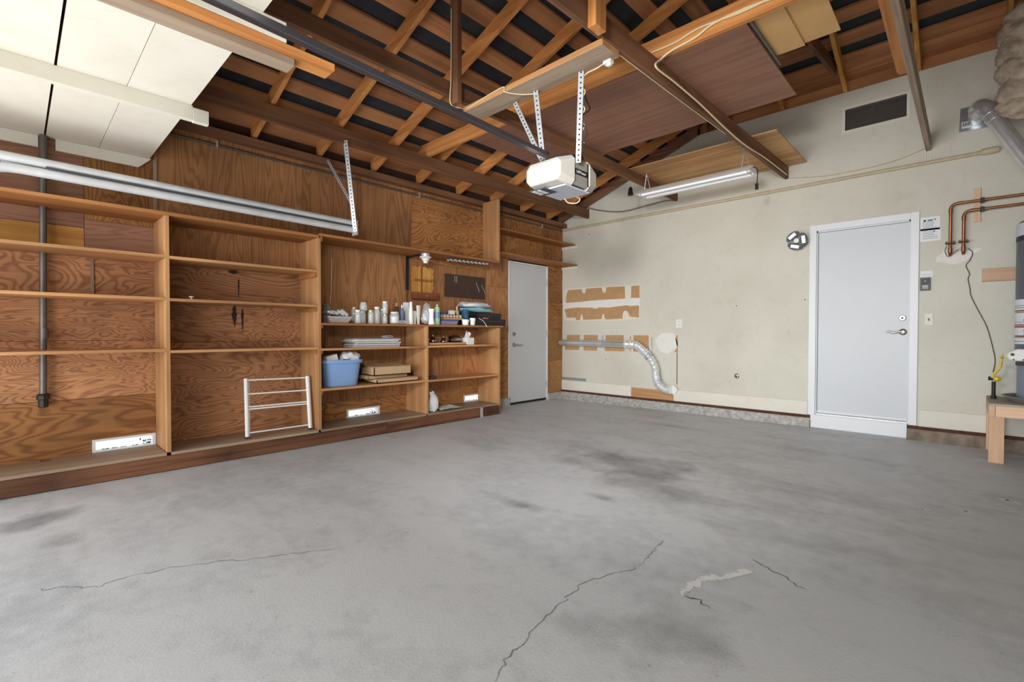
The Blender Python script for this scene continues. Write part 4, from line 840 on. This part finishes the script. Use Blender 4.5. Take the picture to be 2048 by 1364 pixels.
# foil pans at the left end
p = onx(676, 645, .30); t = thing('foil_pan', 'crinkled aluminium foil roasting pan left of the jars', 'pan', (.27, p.y, ZT)); y0, y1 = onx(654, 645, .33).y, onx(703, 645, .33).y
m = MB(); m.hexa([(.16, y0+.03, ZT+.001), (.33, y0+.03, ZT+.001), (.33, y1-.03, ZT+.001), (.16, y1-.03, ZT+.001), (.14, y0, ZT+.062), (.36, y0, ZT+.062), (.36, y1, ZT+.062), (.14, y1, ZT+.062)]); m.build('body', FOIL, t, bevel=.006)
box(.135, .365, y0-.006, y1+.006, ZT+.062, ZT+.066).build('rim', FOIL, t)
for k, (dy, rz) in enumerate(((.09, .4), (.15, .6), (.19, .8), (.05, .2))):
    o = MB().obox((.25, y0+dy, ZT+.105), (.07, 0, 0), (0, .035, -.035*rz), (0, .012*rz, .012)).build('foil_dish', FOIL, bevel=.004); tag(o, 'small crumpled foil dish tilted inside the foil pan, %s' % ['left of centre', 'right of centre', 'rightmost', 'leftmost'][k], 'dish', 'foil dishes in the pan')
y = onx(652, 632, .2).y; tag(MB().lathe([(.085, 0), (.083, .006), (.07, .010), (.0, .010)], (.2, y, ZT+.105), 24, 'Y', sx=1., sy=1.15).build('steel_plate', GALV, smooth=True), 'round steel plate standing on edge behind the foil pan', 'plate')
c = onx(804, 644, .36); tag(MB().lump((.36, c.y, ZT+.018), .03, .06, .022, .4, 41).build('plastic_bag', CLEARP, smooth=True), 'small crumpled clear bag in front of the blue bottle', 'bag')
tag(MB().lathe([(.02, 0), (.042, .022), (.038, .022), (.016, .005)], (.30, onx(801, 642, .30).y, ZT+.001), 18).build('dark_dish', DGREY, smooth=True), 'small dark dish between the canister and blue bottle', 'dish')
# tray with silverware on bay four second shelf
ZB = .917; y0, y1 = onx(859, 690, .36).y, onx(934, 690, .36).y
t = thing('wooden_tray', 'shallow brown tray of silver pieces on the second shelf', 'tray', (.25, (y0+y1)/2, ZB)); box(.12, .36, y0, y1, ZB+.001, ZB+.008).build('base', REDW['Y'], t)
m = MB(); m.box(.12, .128, y0, y1, ZB+.008, ZB+.03).box(.352, .36, y0, y1, ZB+.008, ZB+.03).box(.128, .352, y0, y0+.008, ZB+.008, ZB+.03).box(.128, .352, y1-.008, y1, ZB+.008, ZB+.03); m.build('rim', NEWPLY['Y'], t)
SILV = plain('tarnished_silver', (176, 172, 168), .16, metal=1)
def pot(px, x, r, h, label, spout=True, nm='teapot'):
    y = onx(px, 682, x).y; t = thing(nm, label, nm, (x, y, ZB+.009), 'silver pieces on the tray'); q = (x, y, ZB+.010)
    MB().lathe([(r*.6, 0), (r*.95, h*.2), (r, h*.4), (r*.7, h*.62), (r*.6, h*.66)], q, 18).build('body', SILV, t, smooth=True); MB().lathe([(r*.62, h*.66), (r*.4, h*.78), (r*.1, h*.84), (r*.13, h*.93), (.002, h)], q, 14).build('lid', SILV, t, smooth=True)
    if spout:
        Q = V(q); MB().tube(bez([Q+V((0, r*.8, h*.25)), Q+V((0, r*1.35, h*.4)), Q+V((0, r*1.5, h*.66))], 4), [.011]*4+[.008]*5, 8).build('spout', SILV, t, smooth=True); MB().tube(bez([Q+V((0, -r*.8, h*.55)), Q+V((0, -r*1.5, h*.5)), Q+V((0, -r*1.4, h*.2)), Q+V((0, -r*.9, h*.15))], 4), .005, 6).build('handle', SILV, t, smooth=True)
pot(866, .26, .045, .11, 'tarnished silver teapot at left end of the tray'); pot(887, .28, .042, .095, 'silver sugar pot in the middle of the tray', True, 'sugar pot')
y = onx(910, 678, .27).y; o = MB().lathe([(.005, -.10), (.045, -.08), (.058, -.02), (.052, .05), (.03, .07), (.022, .10)], (.27, y, ZB+.062), 18, 'Y').build('silver_jug', SILV, smooth=True); tag(o, 'silver jug lying on its side at right of tray', 'jug')
y = onx(935, 686, .33).y; tb = thing('tissue_box', 'white tissue box with a tissue pulled up', 'tissue box', (.32, y+.03, ZB)); box(.28, .37, y-.04, y+.075, ZB, ZB+.085).build('carton', PAPERW, tb, bevel=.002)
m = MB(); q = V((.32, y+.0, ZB+.085)); m.prism([q+V((0, -.045, 0)), q+V((0, .03, 0)), q+V((.01, .055, .055)), q+V((0, .02, .075)), q+V((0, .005, .05)), q+V((0, -.01, .085)), q+V((0, -.02, .06))], (.006, 0, 0)); m.build('tissue', PAPERW, tb)
y = onx(864, 751, .30).y; tag(MB().lump((.30, y, .54), .04, .05, .022, .3, 51).build('blue_rag', plain('dark_blue_cloth', (58, 74, 92), .9, var=.2, vscale=20), smooth=True), 'small dark blue rag in the corner of third shelf', 'rag')
y = onx(868, 818, .33).y; t = thing('trash_bag', 'tied white plastic bag on the bottom shelf', 'bag', (.31, y, .142)); MB().lump((.31, y, .142+.085), .055, .07, .115, .12, 61, 18, 12).build('body', BAGW, t, smooth=True); MB().lump((.31, y-.01, .142+.20), .02, .035, .03, .5, 62, flat=False).build('knot', BAGW, t, smooth=True)
y0, y1 = onx(884, 822, .36).y, onx(925, 815, .36).y; m = MB(); n = 12
vs = [(.12+.25*i/6, y0+(y1-y0)*j/n, .150+random.uniform(0, .012)) for i in range(7) for j in range(n+1)]; m.add(vs, [(i*(n+1)+j, i*(n+1)+j+1, (i+1)*(n+1)+j+1, (i+1)*(n+1)+j) for i in range(6) for j in range(n)])
tag(m.build('crumpled_paper', PAPERW), 'crumpled white paper on the bottom shelf beside the bag', 'paper')

# ================================================================== THINGS ON THE BACK WALL
dv = thing('dryer_duct', 'metal dryer vent duct with crinkled flexible hose on cream wall', 'duct', (1.0, -.09, .3))
YD = -.085
a = ony(1112, 685, YD); b_ = ony(1252, 688, YD)
MB().tube([(.02, YD, a.z), (b_.x, YD, b_.z)], .049, 20).build('rigid_pipe', CHROME, dv, smooth=True)
m_ = ony(1198, 687, YD); MB().tube([(m_.x-.03, YD, m_.z), (m_.x+.06, YD, m_.z)], .051, 20).build('seam_collar', GALV, dv, smooth=True)
MB().tube([(.002, YD, a.z), (.03, YD, a.z)], .056, 20).build('wall_collar', plain('tan_duct_collar', (150, 130, 112), .5, metal=.4), dv, smooth=True)
path = bez([(b_.x-.02, YD, b_.z)]+[tuple(ony(px, py, YD)) for px, py in ((1272, 690), (1287, 702), (1301, 717), (1310, 735), (1312, 752), (1317, 768), (1329, 778), (1341, 779))], 9)
rad = [(.061 if k % 2 else .046)*(1+.06*sin(k*1.7)) for k in range(len(path))]
MB().tube(path, rad, 18).build('flexible_hose', FOIL, dv)
e = ony(1343, 780, YD); MB().lathe([(.06, 0), (.06, .03), (.02, .04)], (e.x, -.045, e.z), 16, 'Y').build('floor_elbow', WPLAS, dv, smooth=True)
for (px, py, py1) in ((1205, 672, 682), (1303, 676, 708)):
    p, q = ony(px, py, -.012), ony(px, py1, -.012); MB().beam((p.x, -.01, p.z+.01), (p.x, -.012, q.z), .022, .003, (0, 1, 0)).build('hanger_strap', GALV, dv)
q = ony(1300, 712, YD); MB().tube([path[min(range(len(path)), key=lambda i: (path[i]-q).length)-1], path[min(range(len(path)), key=lambda i: (path[i]-q).length)+1]], .062, 18).build('strap_band', GALV, dv, smooth=True)

gl = thing('garage_light', 'three-panel folding garage lamp leaning beside the door casing', 'lamp', tuple(ony(1594, 481, -.10)))
c = ony(1593, 481, -.11); n = (CAM-c).normalized(); n = (n+V((-.15, -.1, -.05))).normalized(); u_ = V((0, 0, 1)); r_ = n.cross(u_).normalized()*-1; u_ = n.cross(r_)*-1
if u_.z < 0: u_ = -u_
MB().tube([c-n*.02, c+n*.012], .026, 18).build('hub', WPLAS, gl, smooth=True); MB().tube([c-n*.02, c-n*.05, V((3.52, -.03, c.z))], .016, 10).build('socket', GALV, gl, smooth=True)
for k, ang in enumerate((2.25, .08, -1.85)):
    d = r_*cos(ang)+u_*sin(ang); s = n.cross(d).normalized(); pts = []
    for (a, w) in ((.030, -.022), (.045, -.075), (.075, -.074), (.098, -.045), (.106, 0), (.098, .045), (.075, .074), (.045, .075), (.030, .022)): pts.append(c+d*a+s*w)
    pt = MB().prism(pts, -n*.018).build('panel', DGREY, gl, bevel=.003); MB().obox(c+d*.068+n*.001, d*.018, s*.042, n*.0015).build('diffuser', TUBEM, pt)
def plate(name, px0, px1, py0, py1, label, mat, cat, t=.006, y=0.):
    a, b_ = ony(px0, py0, y-t), ony(px1, py1, y-t); o = thing(name, label, cat, ((a.x+b_.x)/2, y, b_.z)); box(a.x, b_.x, y-t, y-.0005, b_.z, a.z).build('plate', mat, o, bevel=.0015); return o, a, b_
o, a, b_ = plate('outlet_plate', 1352, 1364, 638.5, 655.5, 'white outlet cover plate on the wall right of patches', WPLAS, 'outlet')
for k in (.3, .7): box((a.x+b_.x)/2-.014, (a.x+b_.x)/2+.014, -.008, -.006, b_.z+(a.z-b_.z)*k-.013, b_.z+(a.z-b_.z)*k+.013).build('socket', OFFW, o)
o, a, b_ = plate('light_switch', 1849, 1866, 627, 650, 'cream light switch plate right of the house door', OFFW, 'switch'); box((a.x+b_.x)/2-.005, (a.x+b_.x)/2+.005, -.018, -.006, (a.z+b_.z)/2-.014, (a.z+b_.z)/2+.008).build('toggle', DGREY, o)
o, a, b_ = plate('opener_control', 1840.5, 1860.5, 556, 580.5, 'black wall control for the opener above the light switch', BLACK, 'control', .022)
xm, zm = (a.x+b_.x)/2, (a.z+b_.z)/2
bt = box(a.x+.012, b_.x-.012, -.028, -.022, zm+.005, a.z-.012).build('button', DGREY, o, bevel=.002); MB().lathe([(.005, 0), (.004, -.003)], (xm, -.028, zm+.03), 10, 'Y').build('indicator', WPLAS, bt)
box(a.x+.012, b_.x-.012, -.027, -.022, b_.z+.012, zm-.008).build('button', plain('slate_button', (54, 56, 66), .3), o, bevel=.002); box(a.x+.018, b_.x-.018, -.0285, -.027, zm-.022, zm-.018).build('print_line', WPLAS, o)
def notice(px0, px1, py0, py1, label, rows, dark=None, title=0):
    a, b_ = ony(px0, py0, -.002), ony(px1, py1, -.002); o = thing('paper_notice', label, 'notice', ((a.x+b_.x)/2, 0, b_.z), 'paper notices by the house door'); box(a.x, b_.x, -.0015, -.0002, b_.z, a.z).build('sheet', PAPERW, o)
    w, h = b_.x-a.x, a.z-b_.z
    for k in range(rows):
        z = a.z-h*(.22+.7*k/rows); box(a.x+w*.12, b_.x-w*random.uniform(.12, .35), -.0021, -.0014, z-.0016, z+.0016).build('print_line', INK, o)
    if title: MB().lathe([(.009, 0), (.009, -.0006)], (a.x+w*.22, -.0014, a.z-h*.26), 12, 'Y').build('seal', INK, o); box(a.x+w*.38, a.x+w*.62, -.0021, -.0014, a.z-h*.3, a.z-h*.22).build('print_block', plain('blue_ink', (96, 120, 160), .7), o); box(a.x+w*.74, a.x+w*.78, -.0021, -.0014, a.z-h*.3, a.z-h*.16).build('pen', INK, o)
    else: box(a.x+w*.64, a.x+w*.70, -.0021, -.0014, a.z-h*.30, a.z-h*.2).build('print_block', INK, o)
notice(1841, 1880, 436, 458, 'upper white paper notice with seal beside the casing', 6, title=1); notice(1840.5, 1881.5, 459, 480, 'lower white paper notice beside the casing', 5)
a, b_ = ony(1841, 543, 0), ony(1865, 553, 0); o = box(a.x, b_.x, -.0012, 0, b_.z, a.z).build('white_sticker', PAPERW); tag(o, 'small white sticker just above the black opener control', 'sticker')
for k in range(2): bx = box(a.x+.012, b_.x-.015, -.0018, -.0012, b_.z+.012+k*.014, b_.z+.0145+k*.014).build('print_line', plain('grey_ink', (150, 150, 156), .7), o)
p = ony(1474, 752, 0); o = thing('wall_bolt', 'round metal knob on the wall left of house door', 'knob', tuple(p)); MB().lathe([(.03, 0), (.03, -.006), (.018, -.012), (.018, -.02), (.006, -.022)], (p.x, 0, p.z), 16, 'Y').build('flange', NICK, o, smooth=True); MB().lathe([(.012, -.02), (.010, -.035)], (p.x, 0, p.z), 6, 'Y').build('stub', IRON, o)
a, b_ = ony(1948.5, 378, 0), ony(1961, 444, 0); tag(box(a.x, b_.x, -.019, -.001, b_.z, a.z).build('pipe_board', DOUG['Z'], bevel=.0015), 'short upright pine board behind the copper pipes', 'board')
a, b_ = ony(1964, 539, 0), ony(2062, 557, 0); tag(box(a.x, b_.x, -.038, -.001, b_.z-.008, a.z).build('strap_board', DOUG['X'], bevel=.002), 'level pine board with knot beside the water heater', 'board')
def copper(px, pye, pyc, label, pyr, yd):
    a, b_ = ony(px, pye, -yd), ony(px-2, pyc, -yd); c = ony(2075, pyr, -yd); t = thing('copper_pipe', label, 'pipe', tuple(a), 'copper water pipes')
    R = .045; P = [V((a.x, -.0, a.z-.005)), V((a.x, -yd*.7, a.z)), V((a.x, -yd, a.z+.03)), V((a.x, -yd, b_.z-R))]+[V((a.x+R*(1-cos(t_)), -yd, b_.z-R+R*sin(t_))) for t_ in (.4, .8, 1.2, 1.57)]+[V((5.55, -yd, b_.z))]
    MB().tube(P, .0125, 12).build('tube', COPPER, t, smooth=True)
    for q, d in ((V((a.x, -yd, a.z+.035)), V((0, 0, .025))), (V((a.x, -yd, b_.z-R-.02)), V((0, 0, .02))), (V((a.x+R+.02, -yd, b_.z)), V((.02, 0, 0)))): MB().tube([q-d, q+d], .0152, 12).build('fitting', COPPER, t, smooth=True)
    q = V((a.x, -yd, a.z+.10)); cl = MB().box(q.x-.035, q.x+.035, q.y-.018, q.y+.012, q.z-.006, q.z+.008).build('ground_clamp', IRON, t, bevel=.002)
    for s in (-1, 1): MB().lathe([(.007, 0), (.007, .02)], (q.x+s*.026, q.y-.012, q.z), 8).build('screw', BRASS, cl)
    q = V((4.915, -yd, b_.z)); box(4.90, 4.93, -yd-.016, -.019, b_.z-.02, b_.z+.02).build('pipe_clip', BLACK, t)
copper(1900, 508, 409, 'left copper pipe rising from plaster and turning right', 383, .065); copper(1926.5, 505, 423, 'right copper pipe rising from plaster and turning right', 398, .065)
W_ = [tuple(ony(px, py, -.012)) for px, py in ((1936, 497), (1945, 505), (1940, 520), (1932, 531), (1939, 548), (1936, 558), (1940, 578), (1942, 592), (1957, 622), (1974, 655), (1986, 698), (1990, 722), (1986, 745))]
cable('ground_wire', W_, .0035, plain('brown_wire', (92, 80, 66), .6), 'thin brown ground wire meandering down the wall', 'wire', 5)
cable('bond_wire', [tuple(ony(px, py, -.05)) for px, py in ((1893, 492), (1890, 503), (1896, 513), (1905, 507), (1918, 498))], .003, plain('brown_wire', (0, 0, 0)), 'thin wire looping between the two copper pipe clamps', 'wire', 5)
cable('wall_wire', [tuple(ony(px, py, -.008)) for px, py in ((1580, 356), (1650, 352), (1740, 335), (1800, 318), (1850, 297))], .004, plain('dirty_cream_conduit', (0, 0, 0)), 'thin painted wire sagging across the wall above the conduit', 'wire', 6)
cable('wall_cable', [tuple(ony(px, py, -.03)) for px, py in ((1166, 413), (1200, 421), (1245, 423), (1290, 412), (1330, 402), (1350, 401))], .009, plain('grey_cable', (130, 118, 104), .6), 'grey cable sagging on the wall below the roof slope', 'cable', 6)

# flue, insulation, water heater on its stand
fl = thing('flue_pipe', 'shiny metal flue pipe with elbow and square wall plate', 'flue', (4.9, 0, 3.0))
P_ = [ony(1921, 218, 0), ony(2008, 198, 0), ony(2010, 248, 0), ony(1918, 265, 0)]
MB().prism([(p.x, -.004, p.z) for p in P_], (0, .003, 0)).build('wall_plate', plain('galvanised_plate', (176, 182, 192), .3, metal=.8, var=.2, vscale=7), fl)
a = ony(1922, 252, -.005); box(a.x+.004, a.x+.075, -.006, -.0045, a.z-.03, a.z+.03).build('barcode_label', PAPERW, fl); m = MB()
for k in range(9): m.box(a.x+.012+k*.006, a.x+.012+k*.006+(.003 if k % 3 else .0045), -.0068, -.006, a.z-.012, a.z+.022)
m.build('barcode_bars', INK, fl)
q = ony(1955, 236, -.05); A_ = V((q.x, -.002, q.z)); E_ = V((q.x, -.22, q.z+.03)); G_ = V((5.36, -.42, 2.12))
MB().tube([A_, V((A_.x, -.13, A_.z+.01))], .060, 20).build('wall_collar', CHROME, fl, smooth=True)
Bp = bez([V((A_.x, -.12, A_.z+.01)), V((A_.x+.005, -.20, A_.z+.045)), V((A_.x+.045, -.235, A_.z+.02)), V((A_.x+.085, -.25, A_.z-.06))], 4)
MB().tube(Bp, [.066 if k % 3 == 0 else .063 for k in range(len(Bp))], 20).build('elbow', CHROME, fl, smooth=True)
st = Bp[-1]; MB().tube([st, st.lerp(G_, .9), G_+V((0, 0, .08)), G_], .059, 20).build('vent_pipe', CHROME, fl, smooth=True)
MB().tube([st+(G_-st).normalized()*.03, st+(G_-st).normalized()*.07], .064, 20).build('joint_band', CHROME, fl, smooth=True)
ins = MB(); IY = -.46
for k, (px, py, rx, ry, rz) in enumerate(((2052, 30, .13, .12, .10), (2048, 62, .15, .13, .14), (2043, 100, .145, .13, .16), (2042, 140, .14, .12, .16), (2044, 180, .15, .12, .13), (2046, 208, .155, .10, .085), (2090, 205, .2, .12, .12), (2090, 120, .2, .13, .2))):
    q = ony(px, py, IY); ins.lump((q.x, q.y, q.z), rx, ry, rz, .13, 70+k, 36, 26, flat=False)
tag(ins.build('insulation_batt', INSU, smooth=True), 'ragged tan fibreglass insulation hanging at the top right corner', 'insulation')
ws = thing('heater_stand', 'raw pine lumber stand carrying the water heater', 'stand', (5.35, -.38, 0))
sx0, sx1, sy0, sy1 = 4.962, 5.74, -.72, -.03
box(sx0, sx1, sy0, sy1, .468, .486).build('top', plain('grey_ply_top', (176, 166, 152), .8, var=.1, vscale=10), ws)
box(sx0+.04, sx1, sy0, sy0+.038, .378, .468).build('rail', DOUG['X'], ws, bevel=.002); box(sx0, sx0+.038, sy0, sy1, .378, .468).build('rail', DOUG['Y'], ws, bevel=.002)
for x in (sx0+.003, sx1-.095):
    for y in (sy0+.001, sy1-.09): box(x, x+.09, y, y+.088, 0, .378).build('leg', DOUG['Z'], ws, bevel=.002)
HC = (5.368, -.40)
tag(MB().lathe([(.27, 0), (.315, .045), (.325, .045), (.325, .05), (.31, .05), (.265, .006)], (*HC, .487), 40).build('drain_pan', plain('grey_pan', (146, 140, 138), .4, metal=.3), smooth=True), 'round grey drain pan under the water heater', 'pan')
wh = thing('water_heater', 'dark grey tank water heater with warning labels', 'water heater', (*HC, .495))
MB().lathe([(.235, 0), (.235, .40)], (*HC, .496), 48).build('base_skirt', BASEG, wh, smooth=True)
MB().lathe([(.245, .40), (.25, .42), (.25, 1.45), (.235, 1.495), (.12, 1.52)], (*HC, .496), 48).build('tank', TANK, wh, smooth=True)
def wrap(z0, z1, mat, a0=pi*.86, a1=pi*1.75, r=.2515, name='label', parent=None):
    m = MB(); n = 28; vs = [(HC[0]+r*cos(a0+(a1-a0)*k/n), HC[1]+r*sin(a0+(a1-a0)*k/n), z) for k in range(n+1) for z in (z0, z1)]
    m.add(vs, [(2*k, 2*k+2, 2*k+3, 2*k+1) for k in range(n)]); return m.build(name, mat, parent or wh, smooth=True)
def hz(py): return ony(2036, py, -.50).z
BANDW = plain('label_white', (226, 228, 234), .4); RED = plain('label_red', (176, 50, 54), .4); ORG = plain('label_orange', (214, 150, 80), .4)
for (p0, p1, mt) in ((625, 599, BANDW), (653, 626, BANDW), (671, 653, BANDW), (688, 676, BANDW), (478, 447, plain('label_grey', (206, 206, 216), .4))): lb = wrap(hz(p0), hz(p1), mt)
for (p0, p1, mt) in ((622.5, 620.5, BLACK), (625, 623, ORG), (651, 649, BLACK), (655.5, 652, RED), (672.5, 671, BLACK), (675.5, 673.5, ORG), (482, 472, BLACK), (616, 615, INK), (612, 611, INK), (683, 682, INK), (646, 643, plain('label_lavender', (186, 186, 206), .4))): wrap(hz(p0), hz(p1), mt, r=.2520, name='label_stripe')
def onlabel(ang, z, pts, mat, nm):
    R = .2524; m = MB(); m.prism([(HC[0]+R*cos(ang+a/R), HC[1]+R*sin(ang+a/R), z+b_) for a, b_ in pts], (cos(ang)*.0008, sin(ang)*.0008, 0)); m.build(nm, mat, wh)
ang = pi*1.22
onlabel(ang, hz(634)-.02, [(-.03, -.012), (.03, -.012), (.012, .022), (0, .03), (-.012, .01)], RED, 'warning_flame'); onlabel(ang, hz(629)-.012, [(-.008, -.008), (.014, -.008), (.014, .008), (-.008, .008)], INK, 'warning_mark')
onlabel(ang-.06, hz(660), [(-.008, -.012), (.004, -.012), (0, .012)], INK, 'warning_mark'); onlabel(ang-.06, hz(667), [(-.006, -.01), (.012, -.01), (0, .01)], INK, 'warning_mark')
for k in range(4): onlabel(ang+.12, hz(658+k*3.2), [(-.025, -.002), (.03, -.002), (.03, .002), (-.025, .002)], plain('grey_ink', (0, 0, 0)), 'print_line')
onlabel(ang+.12, hz(462), [(.035*cos(2*pi*k/14), .035*sin(2*pi*k/14)) for k in range(14)], RED, 'round_emblem')
a = ony(2013, 721, -.62); b2 = ony(2013, 700, -.62)
m = MB(); m.prism([(a.x, -.62, a.z+.02), (a.x+.03, -.62, a.z), (a.x+.24, -.62, a.z), (a.x+.24, -.62, b2.z), (a.x+.06, -.62, b2.z+.012), (a.x, -.62, b2.z-.02)], (0, -.09, 0)); gcb = m.build('gas_control', WPLAS, wh, bevel=.008)
MB().lathe([(.011, 0), (.011, -.012)], (a.x+.028, -.71, (a.z+b2.z)/2+.01), 14, 'Y').build('knob', BLACK, gcb, smooth=True)
for dx, dz in ((.035, .012), (.09, .012)): MB().lathe([(.006, 0), (.006, -.004)], (a.x+dx, -.71, a.z+dz), 10, 'Y').build('screw', BLACK, gcb)
box(a.x+.05, a.x+.2, -.70, -.62, a.z-.035, a.z-.002).build('burner_bracket', IRON, wh)
gv = thing('gas_valve', 'iron gas stub with valve and yellow gas line', 'gas line', (5.0, -.1, .486)); 
gx = onz(1988, 788, .487); gx = V((5.03, -.30, .487)); p_ = ony(1987, 786, -.30); gx.x = p_.x
MB().tube([(gx.x, -.30, .487), (gx.x, -.30, .515)], .02, 8).build('base_nut', IRON, gv); MB().tube([(gx.x, -.30, .515), (gx.x, -.30, ony(1987, 763, -.30).z)], .0135, 10).build('nipple', IRON, gv, smooth=True)
zv = ony(1986, 757, -.30).z; MB().tube([(gx.x-.035, -.30, zv), (gx.x+.03, -.30, zv)], .017, 8).build('valve_body', IRON, gv); MB().lathe([(.024, 0), (.026, -.02), (.012, -.03)], (gx.x+.02, -.31, zv), 10, 'Y').build('valve_handle', plain('yellow_brass', (206, 180, 70), .4, metal=.3), gv, smooth=True)
yp = [V((gx.x-.01, -.31, zv+.01))]+[ony(px, py, -.33-.03*k) for k, (px, py) in enumerate(((1989, 747), (2000, 734), (2002, 722), (2004, 714)))]+[ony(2012, 712, -.60)]
MB().tube(bez(yp, 6), .011, 10).build('yellow_hose', plain('yellow_gas_hose', (226, 200, 100), .45), gv, smooth=True)
